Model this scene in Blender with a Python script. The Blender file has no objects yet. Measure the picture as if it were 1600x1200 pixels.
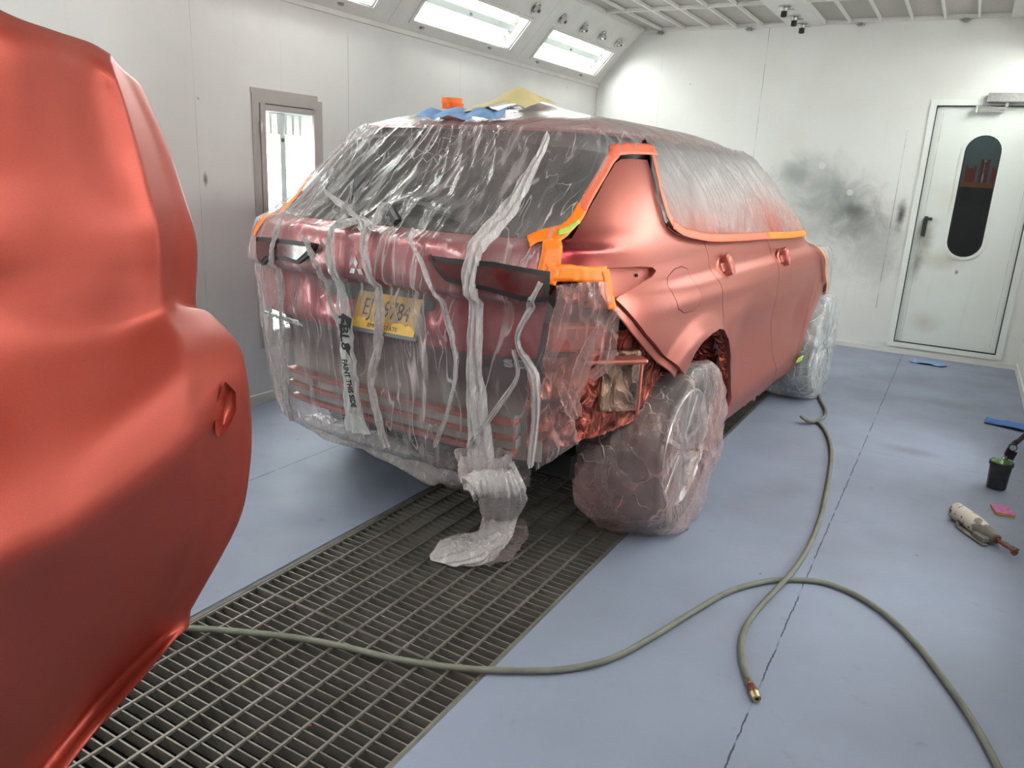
import bpy, bmesh, math, random
import numpy as np
from mathutils import Vector, Matrix, noise
from mathutils.geometry import delaunay_2d_cdt
random.seed(7)
PI = math.pi
C = bpy.context.scene.collection
sc = bpy.context.scene

# ---------------------------------------------------------------- camera (solved from the vanishing points)
FOC = 1203.644
R = np.array([[0.86349893, 0.17584933, -0.4727014], [0.50199392, -0.20916414, 0.83919751], [0.04870014, -0.96193938, -0.2688883]])
CAMPOS = np.array([0, 0, 1.5])
cd = bpy.data.cameras.new('camera'); cam = bpy.data.objects.new('camera', cd); C.objects.link(cam)
cd.sensor_width = 36; cd.lens = 36 * FOC / 1600; cd.clip_start = 0.05
M = Matrix.Identity(4)
for i in range(3):
    M[i][0] = R[i, 0]; M[i][1] = -R[i, 1]; M[i][2] = -R[i, 2]; M[i][3] = CAMPOS[i]
cam.matrix_world = M; sc.camera = cam
sc.view_settings.view_transform = 'Standard'; sc.view_settings.look = 'None'
sc.view_settings.exposure = 0.75; sc.view_settings.gamma = 1; sc.view_settings.use_curve_mapping = False
sc.cycles.transparent_max_bounces = 24; sc.cycles.max_bounces = 8; sc.cycles.caustics_reflective = False
sc.cycles.sample_clamp_indirect = 6
w = bpy.data.worlds.new('world'); sc.world = w; w.use_nodes = True
w.node_tree.nodes['Background'].inputs[0].default_value = (0.9, 0.9, 0.9, 1); w.node_tree.nodes['Background'].inputs[1].default_value = 0.3
TUBE = 25.0      # emission of the ceiling fluorescent tubes
WTUBE = 16.0     # emission of the wall light tubes

def ray(px, py): return R @ np.array([px - 800, py - 600, FOC])
def on(px, py, ax, val):
    d = ray(px, py); t = (val - CAMPOS[ax]) / d[ax]; return Vector(CAMPOS + d * t)
def ground(px, py, z=0.0): return on(px, py, 2, z)
def atdepth(px, py, dep): return Vector(CAMPOS + ray(px, py) / FOC * dep)

# ---------------------------------------------------------------- object helpers
def tag(o, label=None, cat=None, group=None, kind=None):
    if label: o['label'] = label
    if cat: o['category'] = cat
    if group: o['group'] = group
    if kind: o['kind'] = kind
    return o
def empty(name, loc=(0, 0, 0), rotz=0, label=None, cat=None, group=None):
    o = bpy.data.objects.new(name, None); C.objects.link(o); o.location = loc; o.rotation_euler = (0, 0, rotz)
    o.empty_display_size = 0.1
    return tag(o, label, cat, group)
def link(name, me, mat, parent=None, smooth=True):
    o = bpy.data.objects.new(name, me); C.objects.link(o)
    if isinstance(mat, (list, tuple)):
        for m in mat: me.materials.append(m)
    elif mat: me.materials.append(mat)
    if parent: o.parent = parent
    for p in me.polygons: p.use_smooth = smooth
    return o
def mesh(name, vs, fs, mat, parent=None, smooth=True):
    me = bpy.data.meshes.new(name); me.from_pydata([tuple(v) for v in vs], [], fs); me.validate(); me.update()
    return link(name, me, mat, parent, smooth)
class MB:
    def __init__(s): s.v = []; s.f = []
    def add(s, vs, fs):
        n = len(s.v); s.v += [Vector(v) for v in vs]; s.f += [tuple(i + n for i in f) for f in fs]; return s
    def box(s, a, b, m=None):
        x0, y0, z0 = a; x1, y1, z1 = b
        vs = [(x0, y0, z0), (x1, y0, z0), (x1, y1, z0), (x0, y1, z0), (x0, y0, z1), (x1, y0, z1), (x1, y1, z1), (x0, y1, z1)]
        if m is not None: vs = [m @ Vector(v) for v in vs]
        return s.add(vs, [(0, 3, 2, 1), (4, 5, 6, 7), (0, 1, 5, 4), (1, 2, 6, 5), (2, 3, 7, 6), (3, 0, 4, 7)])
    def lathe(s, prof, n=24, m=None):           # prof: (r, z) list around z
        vs = []; fs = []
        for (r, z) in prof:
            for k in range(n):
                a = 2 * PI * k / n; p = Vector((r * math.cos(a), r * math.sin(a), z)); vs.append(m @ p if m is not None else p)
        for i in range(len(prof) - 1):
            for k in range(n):
                fs.append((i * n + k, i * n + (k + 1) % n, (i + 1) * n + (k + 1) % n, (i + 1) * n + k))
        return s.add(vs, fs)
    def tube(s, pts, r, n=10, cap=True):
        pts = [Vector(p) for p in pts]; vs = []; fs = []; up = Vector((0, 0, 1))
        for i, p in enumerate(pts):
            d = (pts[min(i + 1, len(pts) - 1)] - pts[max(i - 1, 0)]).normalized()
            if abs(d.dot(up)) > 0.95: up = Vector((1, 0, 0))
            a = d.cross(up).normalized(); b = a.cross(d).normalized()
            rr = r[i] if isinstance(r, (list, tuple)) else r
            for k in range(n):
                t = 2 * PI * k / n; vs.append(p + a * (rr * math.cos(t)) + b * (rr * math.sin(t)))
        for i in range(len(pts) - 1):
            for k in range(n): fs.append((i * n + k, i * n + (k + 1) % n, (i + 1) * n + (k + 1) % n, (i + 1) * n + k))
        if cap: fs.append(tuple(range(n - 1, -1, -1))); fs.append(tuple((len(pts) - 1) * n + k for k in range(n)))
        return s.add(vs, fs)
    def build(s, name, mat, parent=None, smooth=False, bevel=0):
        o = mesh(name, s.v, s.f, mat, parent, smooth)
        if smooth:
            me = o.data
            try: me.set_sharp_from_angle(angle=math.radians(40))
            except Exception: pass
        if bevel:
            b = o.modifiers.new('bevel', 'BEVEL'); b.width = bevel; b.segments = 2; b.limit_method = 'ANGLE'
        return o
def catmull(pts, n=8):
    pts = [Vector(p) for p in pts]; P = [pts[0] * 2 - pts[1]] + pts + [pts[-1] * 2 - pts[-2]]; out = []
    for i in range(1, len(P) - 2):
        for k in range(n):
            t = k / n; a, b, c, d = P[i - 1], P[i], P[i + 1], P[i + 2]
            out.append(0.5 * ((2 * b) + (c - a) * t + (2 * a - 5 * b + 4 * c - d) * t * t + (3 * b - a - 3 * c + d) * t ** 3))
    out.append(pts[-1]); return out
def text_mesh(name, txt, size, mat, mtx, parent=None, squeeze=1.0, depth=0.0008, bold=0.0):
    cu = bpy.data.curves.new(name, 'FONT'); cu.body = txt; cu.size = size; cu.extrude = depth; cu.offset = bold
    cu.align_x = 'CENTER'; cu.align_y = 'CENTER'
    t = bpy.data.objects.new(name, cu); C.objects.link(t)
    dg = bpy.context.evaluated_depsgraph_get(); me = bpy.data.meshes.new_from_object(t.evaluated_get(dg))
    bpy.data.objects.remove(t)
    me.transform(Matrix.Diagonal((squeeze, 1, 1, 1))); me.transform(mtx)
    me.materials.clear()
    return link(name, me, mat, parent, False)

# ---------------------------------------------------------------- material helpers
def newmat(name):
    m = bpy.data.materials.new(name); m.use_nodes = True; nt = m.node_tree; nt.nodes.clear()
    out = nt.nodes.new('ShaderNodeOutputMaterial'); return m, nt, out
class NT:
    def __init__(s, nt): s.nt = nt; s.tc = None
    def n(s, t, **kw):
        x = s.nt.nodes.new(t)
        for k, v in kw.items(): setattr(x, k, v)
        return x
    def l(s, a, b): s.nt.links.new(a, b)
    def put(s, inp, v):
        if hasattr(v, 'is_linked') or isinstance(v, bpy.types.NodeSocket): s.l(v, inp)
        else: inp.default_value = v
    def co(s, which='Object'):
        if not s.tc: s.tc = s.n('ShaderNodeTexCoord')
        return s.tc.outputs[which]
    def mapping(s, vec, scale=(1, 1, 1), rot=(0, 0, 0), loc=(0, 0, 0)):
        m = s.n('ShaderNodeMapping'); s.l(vec, m.inputs[0]); m.inputs['Scale'].default_value = scale
        m.inputs['Rotation'].default_value = rot; m.inputs['Location'].default_value = loc; return m.outputs[0]
    def math(s, op, a, b=0.0, c=None, clamp=False):
        m = s.n('ShaderNodeMath', operation=op); m.use_clamp = clamp
        s.put(m.inputs[0], a); s.put(m.inputs[1], b)
        if c is not None: s.put(m.inputs[2], c)
        return m.outputs[0]
    def noise(s, vec, scale, detail=3, rough=0.5, dist=0.0):
        m = s.n('ShaderNodeTexNoise'); s.l(vec, m.inputs['Vector']); m.inputs['Scale'].default_value = scale
        m.inputs['Detail'].default_value = detail; m.inputs['Roughness'].default_value = rough; m.inputs['Distortion'].default_value = dist
        return m.outputs['Fac']
    def noisec(s, vec, scale, detail=2):
        m = s.n('ShaderNodeTexNoise'); s.l(vec, m.inputs['Vector']); m.inputs['Scale'].default_value = scale
        m.inputs['Detail'].default_value = detail; return m.outputs['Color']
    def voro(s, vec, scale, feature='DISTANCE_TO_EDGE'):
        m = s.n('ShaderNodeTexVoronoi', feature=feature); s.l(vec, m.inputs['Vector']); m.inputs['Scale'].default_value = scale
        return m.outputs['Distance']
    def ramp(s, v, a, b, c=0.0, d=1.0, smooth=True):
        m = s.n('ShaderNodeMapRange', interpolation_type='SMOOTHSTEP' if smooth else 'LINEAR'); s.put(m.inputs['Value'], v)
        m.inputs['From Min'].default_value = a; m.inputs['From Max'].default_value = b
        m.inputs['To Min'].default_value = c; m.inputs['To Max'].default_value = d; return m.outputs[0]
    def mix(s, f, a, b):
        m = s.n('ShaderNodeMix', data_type='RGBA'); s.put(m.inputs[0], f); s.put(m.inputs[6], a); s.put(m.inputs[7], b); return m.outputs[2]
    def bump(s, h, strength=0.3, dist=0.01, normal=None):
        m = s.n('ShaderNodeBump'); m.inputs['Strength'].default_value = strength; m.inputs['Distance'].default_value = dist
        s.l(h, m.inputs['Height'])
        if normal: s.l(normal, m.inputs['Normal'])
        return m.outputs[0]
    def schlick(s, f0, normal=None):
        lw = s.n('ShaderNodeLayerWeight'); lw.inputs[0].default_value = 0.5
        if normal: s.l(normal, lw.inputs['Normal'])
        return s.math('ADD', f0, s.math('MULTIPLY', s.math('POWER', lw.outputs['Facing'], 5.0), 1 - f0), clamp=True)
    def warp(s, vec, scale, amt):
        c = s.noisec(vec, scale); m = s.n('ShaderNodeVectorMath', operation='MULTIPLY_ADD')
        s.l(c, m.inputs[0]); m.inputs[1].default_value = (amt, amt, amt); s.l(vec, m.inputs[2]); return m.outputs[0]
    def sep(s, vec):
        m = s.n('ShaderNodeSeparateXYZ'); s.l(vec, m.inputs[0]); return m.outputs
def rgb(r, g, b): 
    f = lambda c: (c / 255 / 12.92) if c / 255 <= 0.04045 else ((c / 255 + 0.055) / 1.055) ** 2.4
    return (f(r), f(g), f(b), 1)
def pbsdf(N, col, rough=0.5, metal=0.0, normal=None, spec=0.5, coat=0.0, coatr=0.1):
    b = N.n('ShaderNodeBsdfPrincipled'); N.put(b.inputs['Base Color'], col); N.put(b.inputs['Roughness'], rough)
    N.put(b.inputs['Metallic'], metal); b.inputs['Specular IOR Level'].default_value = spec
    b.inputs['Coat Weight'].default_value = coat; b.inputs['Coat Roughness'].default_value = coatr
    if normal: N.l(normal, b.inputs['Normal'])
    return b
def simple(name, col, rough=0.5, metal=0.0, var=0.15, vs=20, bump=0.0, bs=200, spec=0.5, coat=0.0):
    m, nt, out = newmat(name); N = NT(nt)
    f = N.ramp(N.noise(N.co(), vs, 4), 0.3, 0.7)
    dark = tuple(c * (1 - var) for c in col[:3]) + (1,)
    c = N.mix(f, dark, col)
    nr = N.bump(N.noise(N.co(), bs, 2), bump, 0.002) if bump else None
    b = pbsdf(N, c, rough, metal, nr, spec, coat); N.l(b.outputs[0], out.inputs[0]); return m
def paint(name, col, rough=0.38, metal=0.75, flake=0.06, coat=0.0):
    m, nt, out = newmat(name); N = NT(nt)
    f = N.noise(N.co(), 900, 1); c = N.mix(N.ramp(f, 0.35, 0.65), tuple(x * 0.86 for x in col[:3]) + (1,), col)
    nr = N.bump(f, flake, 0.001); b = pbsdf(N, c, rough, metal, nr, 0.5, coat, 0.05); N.l(b.outputs[0], out.inputs[0]); return m
def emis(name, col, s):
    m, nt, out = newmat(name); N = NT(nt); e = N.n('ShaderNodeEmission'); e.inputs[0].default_value = col; e.inputs[1].default_value = s
    N.l(e.outputs[0], out.inputs[0]); return m
def clearglass(name, tint=(0.95, 0.98, 0.97, 1), fres=1.45):
    m, nt, out = newmat(name); N = NT(nt); t = N.n('ShaderNodeBsdfTransparent'); t.inputs[0].default_value = tint
    g = N.n('ShaderNodeBsdfGlossy'); g.inputs['Roughness'].default_value = 0.03
    x = N.n('ShaderNodeMixShader'); N.l(N.schlick(0.04), x.inputs[0]); N.l(t.outputs[0], x.inputs[1]); N.l(g.outputs[0], x.inputs[2]); N.l(x.outputs[0], out.inputs[0]); return m
def film(name, col=(0.85, 0.84, 0.84, 1), base=0.12, streak=0.4, vscale=(9, 9, 2.2), bump=0.6, spray=None, sprayamt=0.0, edge=0.35, rough=0.16, fine=0.5, sheen=1.0, zspray=None, rot2=(0, 0.35, 0.2), trans=0.25, zbase=None):
    """thin crinkled plastic sheeting: mostly clear, milky along its creases and where it is seen edge-on"""
    m, nt, out = newmat(name); N = NT(nt)
    wv = N.warp(N.co(), 1.6, 0.22); v1 = N.mapping(wv, vscale); v2 = N.mapping(N.warp(N.co(), 3.0, 0.16), tuple(x * 1.7 for x in vscale), rot=rot2)
    patchy = N.ramp(N.noise(N.co(), 2.6, 3), 0.40, 0.62)
    n1 = N.noise(v1, 1.0, 1.5, 0.5, 0.4); n2 = N.noise(v2, 1.0, 1.5, 0.5, 0.4)
    l1 = N.math('MULTIPLY', N.ramp(N.math('ABSOLUTE', N.math('SUBTRACT', n1, 0.5)), 0.0, 0.016, 1, 0), N.ramp(patchy, 0, 1, 0.15, 1.0))
    l2 = N.math('MULTIPLY', N.ramp(N.math('ABSOLUTE', N.math('SUBTRACT', n2, 0.52)), 0.0, 0.018, 1, 0), N.math('MULTIPLY', N.ramp(N.noise(N.co(), 3.4, 2), 0.48, 0.62), 0.7))
    ck = N.voro(N.mapping(N.warp(N.co(), 7, 0.10), (14, 14, 9)), 1.3)
    l3 = N.math('MULTIPLY', N.ramp(ck, 0.0, 0.04, 1, 0), N.math('MULTIPLY', N.ramp(N.noise(N.co(), 5.5, 2), 0.55, 0.68), 0.6 * fine))
    soft = N.ramp(N.noise(v1, 1.6, 4, 0.6, 0.5), 0.52, 0.72)
    ridge = N.math('MAXIMUM', N.math('MAXIMUM', l1, l2), l3)
    h = N.math('ADD', N.math('MULTIPLY', ridge, 0.35), N.math('MULTIPLY', N.noise(v1, 1.3, 5, 0.55, 0.6), 1.5))
    nr = N.bump(h, bump, 0.02)
    lw = N.n('ShaderNodeLayerWeight'); lw.inputs[0].default_value = 0.35; N.l(nr, lw.inputs['Normal'])
    if zbase:
        X_, Y_, Z_ = N.sep(N.co())
        base = N.math('ADD', base, N.math('MULTIPLY', N.ramp(Z_, 1.25, 1.34, 1, 0), N.ramp(X_, -.75, .55, zbase[0], zbase[1])))
    fac = N.math('ADD', base, N.math('MULTIPLY', ridge, streak))
    fac = N.math('ADD', fac, N.math('MULTIPLY', soft, streak * 0.45))
    fac = N.math('ADD', fac, N.math('MULTIPLY', N.math('POWER', lw.outputs['Facing'], 1.6), edge), clamp=True)
    c = col
    if spray:
        sp = N.ramp(N.noise(N.co(), 2.0, 3), 0.35, 0.7)
        if zspray:
            sp = N.math('MULTIPLY', N.ramp(N.sep(N.co())[2], zspray[0], zspray[1], 1, 0), N.ramp(sp, 0, 1, 0.6, 1.0))
        c = N.mix(N.math('MULTIPLY', sp, sprayamt, clamp=True), col, spray)
        fac = N.math('ADD', fac, N.math('MULTIPLY', sp, 0.35 * sprayamt), clamp=True)
    d = N.n('ShaderNodeBsdfDiffuse'); N.put(d.inputs[0], c); N.l(nr, d.inputs['Normal'])
    tl = N.n('ShaderNodeBsdfTranslucent'); N.put(tl.inputs[0], c)
    dm = N.n('ShaderNodeMixShader'); dm.inputs[0].default_value = trans; N.l(d.outputs[0], dm.inputs[1]); N.l(tl.outputs[0], dm.inputs[2])
    t = N.n('ShaderNodeBsdfTransparent'); t.inputs[0].default_value = (0.97, 0.97, 0.97, 1)
    a = N.n('ShaderNodeMixShader'); N.l(fac, a.inputs[0]); N.l(t.outputs[0], a.inputs[1]); N.l(dm.outputs[0], a.inputs[2])
    g = N.n('ShaderNodeBsdfGlossy'); g.inputs['Roughness'].default_value = rough; g.inputs[0].default_value = (0.9, 0.9, 0.9, 1); N.l(nr, g.inputs['Normal'])
    fr = N.schlick(0.05, nr)
    b = N.n('ShaderNodeMixShader'); N.l(N.math('MULTIPLY', fr, sheen, clamp=True), b.inputs[0]); N.l(a.outputs[0], b.inputs[1]); N.l(g.outputs[0], b.inputs[2])
    N.l(b.outputs[0], out.inputs[0]); return m
def crinkle(name, col, metal=0.7, rough=0.22, scale=(14, 14, 5), bump=1.0, dark=None, mixamt=0.5):
    m, nt, out = newmat(name); N = NT(nt)
    v1 = N.mapping(N.warp(N.co(), 5, 0.12), scale); e1 = N.voro(v1, 1.5); h = N.math('ADD', N.ramp(e1, 0, 0.3), N.noise(v1, 2.5, 6, 0.6, 1.2))
    nr = N.bump(h, bump, 0.03); c = col
    if dark: c = N.mix(N.ramp(N.noise(N.co(), 7, 3), 0.4, 0.65, 0, mixamt), col, dark)
    b = pbsdf(N, c, rough, metal, nr); N.l(b.outputs[0], out.inputs[0]); return m

MT = {}
MT['tube'] = emis('tube_glow', (1.0, 0.985, 0.96, 1), TUBE)
MT['wtube'] = emis('wall_tube_glow', (1.0, 1.0, 1.0, 1), WTUBE)
MT['reflector'] = simple('white_reflector', (0.85, 0.86, 0.85, 1), 0.35, 0, 0.05)
MT['glass'] = clearglass('clear_glass')
MT['dglass'] = clearglass('dusty_glass', (0.62, 0.66, 0.68, 1), 1.25)
MT['frame'] = simple('painted_frame', rgb(222, 219, 214), 0.45, 0, 0.08, 6)
MT['wframe'] = simple('wall_frame', rgb(176, 168, 164), 0.45, 0, 0.08, 6)
MT['black'] = simple('black_rubber', (0.012, 0.012, 0.013, 1), 0.5)
MT['dark'] = simple('dark_plastic', (0.03, 0.032, 0.034, 1), 0.4)
MT['gap'] = simple('dark_gap', (0.006, 0.005, 0.006, 1), 0.9)
MT['chrome'] = simple('chrome', (0.75, 0.74, 0.72, 1), 0.16, 1.0, 0.2, 60)
MT['steel'] = simple('brushed_steel', (0.5, 0.49, 0.47, 1), 0.35, 1.0, 0.2, 60)
MT['orange'] = simple('orange_tape', rgb(252, 126, 18), 0.42, 0, 0.12, 25, 0.2, 60)
MT['otape_spray'] = simple('sprayed_tape', rgb(226, 108, 78), 0.45, 0.15, 0.15, 25, 0.25, 60)
MT['green'] = simple('green_tape', rgb(180, 205, 90), 0.5)
MT['bluecloth'] = simple('blue_cloth', rgb(128, 162, 206), 0.85, 0, 0.12, 14, 0.5, 400)
MT['bluedark'] = simple('mid_blue_cloth', rgb(84, 126, 186), 0.8, 0, 0.15, 14, 0.5, 400)
MT['tack'] = simple('tack_cloth', rgb(222, 205, 150), 0.85, 0, 0.12, 10, 0.5, 300)
MT['salmon'] = paint('fresh_basecoat', (0.47, 0.142, 0.110, 1), 0.36, 0.72)
MT['fore'] = paint('bumper_basecoat', (0.36, 0.046, 0.027, 1), 0.40, 0.45, 0.03)
MT['red'] = paint('old_red_paint', (0.34, 0.022, 0.035, 1), 0.3, 0.35, 0.02, 0.6)
MT['cglass'] = simple('tinted_glass', (0.012, 0.013, 0.014, 1), 0.12, 0, 0.1, 3)
MT['lamp'] = simple('lamp_lens', (0.09, 0.01, 0.013, 1), 0.2, 0, 0.3, 20, coat=0.6)
MT['prime'] = simple('bare_panel', rgb(168, 160, 152), 0.6, 0, 0.25, 8)
MT['beam'] = simple('red_painted_beam', rgb(176, 96, 88), 0.45, 0.2, 0.3, 12)
MT['tire'] = simple('tire_rubber', (0.02, 0.02, 0.021, 1), 0.7)
MT['rim'] = simple('alloy', (0.62, 0.6, 0.6, 1), 0.28, 0.85)
MT['rimdark'] = simple('alloy_dark', (0.05, 0.05, 0.05, 1), 0.4, 0.3)

# ================================================================= THE BOOTH
XL, XR, YB, YN = -3.65, 0.61, 8.0, -3.2
ZB, ZC = 2.4, 2.9            # bevel foot and ceiling
BX = 0.45                    # bevel run
def wallmat(name, col, warm, smudges=(), clean=(), seams=(), seamax=0, streaks=0.06):
    m, nt, out = newmat(name); N = NT(nt); co = N.co(); X, Y, Z = N.sep(co)
    c = N.mix(N.ramp(N.noise(co, 1.3, 4), 0.35, 0.7), col, warm)
    c = N.mix(N.math('MULTIPLY', N.ramp(N.noise(N.mapping(co, (14, 14, 0.8)), 1, 5), 0.62, 0.85), streaks * 3, clamp=True), c, rgb(150, 145, 140))
    # specks
    c = N.mix(N.math('MULTIPLY', N.ramp(N.voro(co, 3.1, 'F1'), 0.018, 0.03, 1, 0), 0.5), c, rgb(120, 112, 108))
    H = X if seamax == 0 else Y
    for (hx, hz, rx, rz, amt, sm) in smudges:
        dx = N.math('DIVIDE', N.math('SUBTRACT', H, hx), rx); dz = N.math('DIVIDE', N.math('SUBTRACT', Z, hz), rz)
        d = N.math('SQRT', N.math('ADD', N.math('MULTIPLY', dx, dx), N.math('MULTIPLY', dz, dz)))
        d = N.math('ADD', d, N.math('MULTIPLY', N.math('SUBTRACT', N.noise(co, 4.5, 6, 0.65, 0.6), 0.5), 1.1))
        f = N.math('MULTIPLY', N.ramp(d, 0.0, 1.15, 1, 0), amt)
        c = N.mix(f, c, sm)
    for (hx, hz, r) in clean:
        dx = N.math('SUBTRACT', H, hx); dz = N.math('SUBTRACT', Z, hz)
        d = N.math('SQRT', N.math('ADD', N.math('MULTIPLY', dx, dx), N.math('MULTIPLY', dz, dz)))
        c = N.mix(N.ramp(d, r * 0.85, r, 0.7, 0), c, rgb(216, 220, 215))
    for (s0, z0, z1, amt) in seams:
        a = N.ramp(N.math('ABSOLUTE', N.math('SUBTRACT', H, s0)), 0.0012, 0.003, 1, 0)
        b = N.math('MULTIPLY', N.math('GREATER_THAN', Z, z0), N.math('LESS_THAN', Z, z1))
        brk = N.ramp(N.noise(co, 6, 3), 0.4, 0.55, 0.3, 1)
        c = N.mix(N.math('MULTIPLY', N.math('MULTIPLY', N.math('MULTIPLY', a, b), brk), amt), c, rgb(70, 66, 64))
    nr = N.bump(N.noise(co, 7, 4), 0.05, 0.02)
    b = pbsdf(N, c, N.ramp(N.noise(co, 2, 3), 0.3, 0.7, 0.28, 0.45), 0, nr); N.l(b.outputs[0], out.inputs[0]); return m
GREY = rgb(95, 97, 98)
back_m = wallmat('back_wall_paint', rgb(228, 227, 223), rgb(221, 219, 214),
    smudges=[(-1.52, 1.60, 0.22, 0.16, 0.62, rgb(110, 116, 118)), (-1.05, 1.30, 0.42, 0.34, 0.72, rgb(105, 106, 104)), (-0.92, 1.27, 0.20, 0.10, 0.75, rgb(70, 68, 64)),
             (-0.75, 0.98, 0.40, 0.42, 0.45, rgb(120, 122, 121)), (-1.3, 1.1, 0.5, 0.6, 0.35, rgb(140, 144, 144)), (-0.53, 1.26, 0.05, 0.14, 0.95, rgb(30, 28, 27)), (-1.28, 1.55, 0.50, 0.30, 0.5, rgb(138, 142, 143)), (-0.85, 1.15, 0.30, 0.22, 0.5, rgb(96, 96, 94)), (-0.62, 1.0, 0.2, 0.5, 0.3, rgb(150, 150, 148)),
             (-0.2, 0.06, 0.5, 0.05, 0.4, rgb(110, 104, 96))],
    clean=[(-1.27, 1.67, 0.033), (-0.99, 1.44, 0.031)], seams=[(-1.92, 0.2, 2.9, 0.7), (-0.60, 0.4, 2.0, 0.8), (-2.95, 1.2, 2.9, 0.25)])
left_m = wallmat('left_wall_paint', rgb(224, 221, 219), rgb(214, 210, 208), smudges=[(2.94, 1.36, 0.02, 0.05, 0.9, rgb(60, 58, 58))],
    seams=[(4.1, 0.9, 2.3, 0.5), (2.9, 0.3, 2.4, 0.25), (5.4, 0.9, 2.3, 0.2)], seamax=1)
plain_m = wallmat('side_wall_paint', rgb(214, 214, 210), rgb(204, 203, 199))

def plate(outer, holes, mapf, thick, name, mat, parent=None):
    """flat plate with holes: outline in 2D, mapf maps (a,b,depth) to 3D"""
    pts = []; edges = []
    for loop in [outer] + list(holes):
        n0 = len(pts); pts += [Vector(p) for p in loop]; edges += [(n0 + i, n0 + (i + 1) % len(loop)) for i in range(len(loop))]
    vs, es, fs, *_ = delaunay_2d_cdt(pts, edges, [], 1, 1e-6)
    def inp(p, poly):
        c = False; j = len(poly) - 1
        for i in range(len(poly)):
            if (poly[i][1] > p[1]) != (poly[j][1] > p[1]) and p[0] < (poly[j][0] - poly[i][0]) * (p[1] - poly[i][1]) / (poly[j][1] - poly[i][1]) + poly[i][0]: c = not c
            j = i
        return c
    F = []
    for f in fs:
        cx = sum(vs[i][0] for i in f) / len(f); cy = sum(vs[i][1] for i in f) / len(f)
        if inp((cx, cy), outer) and not any(inp((cx, cy), h) for h in holes): F.append(tuple(f))
    V = [mapf(v[0], v[1], 0) for v in vs]; n = len(V); V += [mapf(v[0], v[1], thick) for v in vs]
    cnt = {}
    for f in F:
        for i in range(len(f)):
            e = (f[i], f[(i + 1) % len(f)]); cnt[e] = 1
    allf = list(F) + [tuple(i + n for i in reversed(f)) for f in F]
    for (a, b) in cnt:
        if (b, a) not in cnt: allf.append((b, a, a + n, b + n))
    return mesh(name, V, allf, mat, parent, False)

# floor with the exhaust pit
GX0, GX1, GY0, GY1 = -2.02, -1.03, -2.6, 7.4
fm, nt, out = newmat('blue_grey_floor_paint'); N = NT(nt); co = N.co(); X, Y, Z = N.sep(co)
c = N.mix(N.ramp(N.noise(co, 1.1, 5), 0.3, 0.7), rgb(137, 143, 161), rgb(126, 131, 146))
c = N.mix(N.ramp(N.noise(co, 0.55, 4), 0.50, 0.75, 0, 0.6), c, rgb(120, 125, 140))
c = N.mix(N.ramp(N.noise(N.mapping(co, (1, 1, 1), loc=(5, 2, 0)), 9, 5, 0.6), 0.62, 0.75, 0, 0.35), c, rgb(108, 110, 118))
c = N.mix(N.ramp(N.voro(N.warp(co, 20, 0.02), 4.3, 'F1'), 0.02, 0.035, 0.7, 0), c, rgb(70, 72, 80))
c = N.mix(N.ramp(N.voro(N.mapping(N.warp(co, 20, 0.02), (1, 1, 1), loc=(3.3, 1.2, 0)), 1.9, 'F1'), 0.008, 0.014, 0.9, 0), c, rgb(205, 208, 215))
rough_line = N.math('MULTIPLY', N.math('SUBTRACT', N.noise(co, 35, 4), 0.5), 0.012)
def fline(c, H, v, wd, lo, hi, amt, other):
    a = N.ramp(N.math('ABSOLUTE', N.math('SUBTRACT', N.math('ADD', H, rough_line), v)), wd * 0.4, wd, 1, 0)
    b = N.math('MULTIPLY', N.math('GREATER_THAN', other, lo), N.math('LESS_THAN', other, hi))
    k = N.math('MULTIPLY', N.math('MULTIPLY', a, b), N.ramp(N.noise(co, 9, 4), 0.38, 0.5, 0.15, amt)); return N.mix(k, c, rgb(52, 54, 62))
c = fline(c, X, -0.30, 0.0035, -3, 8, 0.95, Y); c = fline(c, X, -2.75, 0.0035, -3, 8, 0.8, Y)
c = fline(c, Y, 4.79, 0.003, -0.36, 0.62, 0.5, X); c = fline(c, Y, 1.1, 0.003, -0.33, 0.62, 0.3, X)
for (sx, sy, rx, ry, am) in [(-0.05, 4.95, 0.22, 0.14, 0.5), (0.15, 6.3, 0.5, 0.2, 0.35), (-0.55, 3.9, 0.2, 0.25, 0.25), (-0.25, 6.9, 0.5, 0.3, 0.3)]:
    dx = N.math('DIVIDE', N.math('SUBTRACT', X, sx), rx); dy = N.math('DIVIDE', N.math('SUBTRACT', Y, sy), ry)
    d = N.math('ADD', N.math('SQRT', N.math('ADD', N.math('MULTIPLY', dx, dx), N.math('MULTIPLY', dy, dy))), N.math('MULTIPLY', N.noise(co, 8, 5), 0.6))
    c = N.mix(N.ramp(d, 0.3, 1.2, am, 0), c, rgb(96, 96, 98))
nr = N.bump(N.noise(co, 260, 2), 0.25, 0.002)
b = pbsdf(N, c, N.ramp(N.noise(co, 3, 4), 0.3, 0.7, 0.5, 0.68), 0, nr, 0.35); N.l(b.outputs[0], out.inputs[0]); MT['floor'] = fm
flr = plate([(XL, YN), (XR, YN), (XR, YB), (XL, YB)], [[(GX0, GY0), (GX1, GY0), (GX1, GY1), (GX0, GY1)]], lambda a, b, d: (a, b, -d), 0.1, 'floor', fm)
tag(flr, kind='structure')
pit = MB(); D = 0.6
pit.box((GX0 - .05, GY0 - .05, -D - .05), (GX1 + .05, GY1 + .05, -D)); pit.box((GX0 - .05, GY0, -D), (GX0, GY1, -.1)); pit.box((GX1, GY0, -D), (GX1 + .05, GY1, -.1))
pit.box((GX0, GY0 - .05, -D), (GX1, GY0, -.1)); pit.box((GX0, GY1, -D), (GX1, GY1 + .05, -.1))
MT['pit'] = simple('dark_pit', (0.009, 0.008, 0.0075, 1), 0.95, 0, 0.5, 9)
tag(pit.build('floor_pit', MT['pit']), kind='structure')
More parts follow.
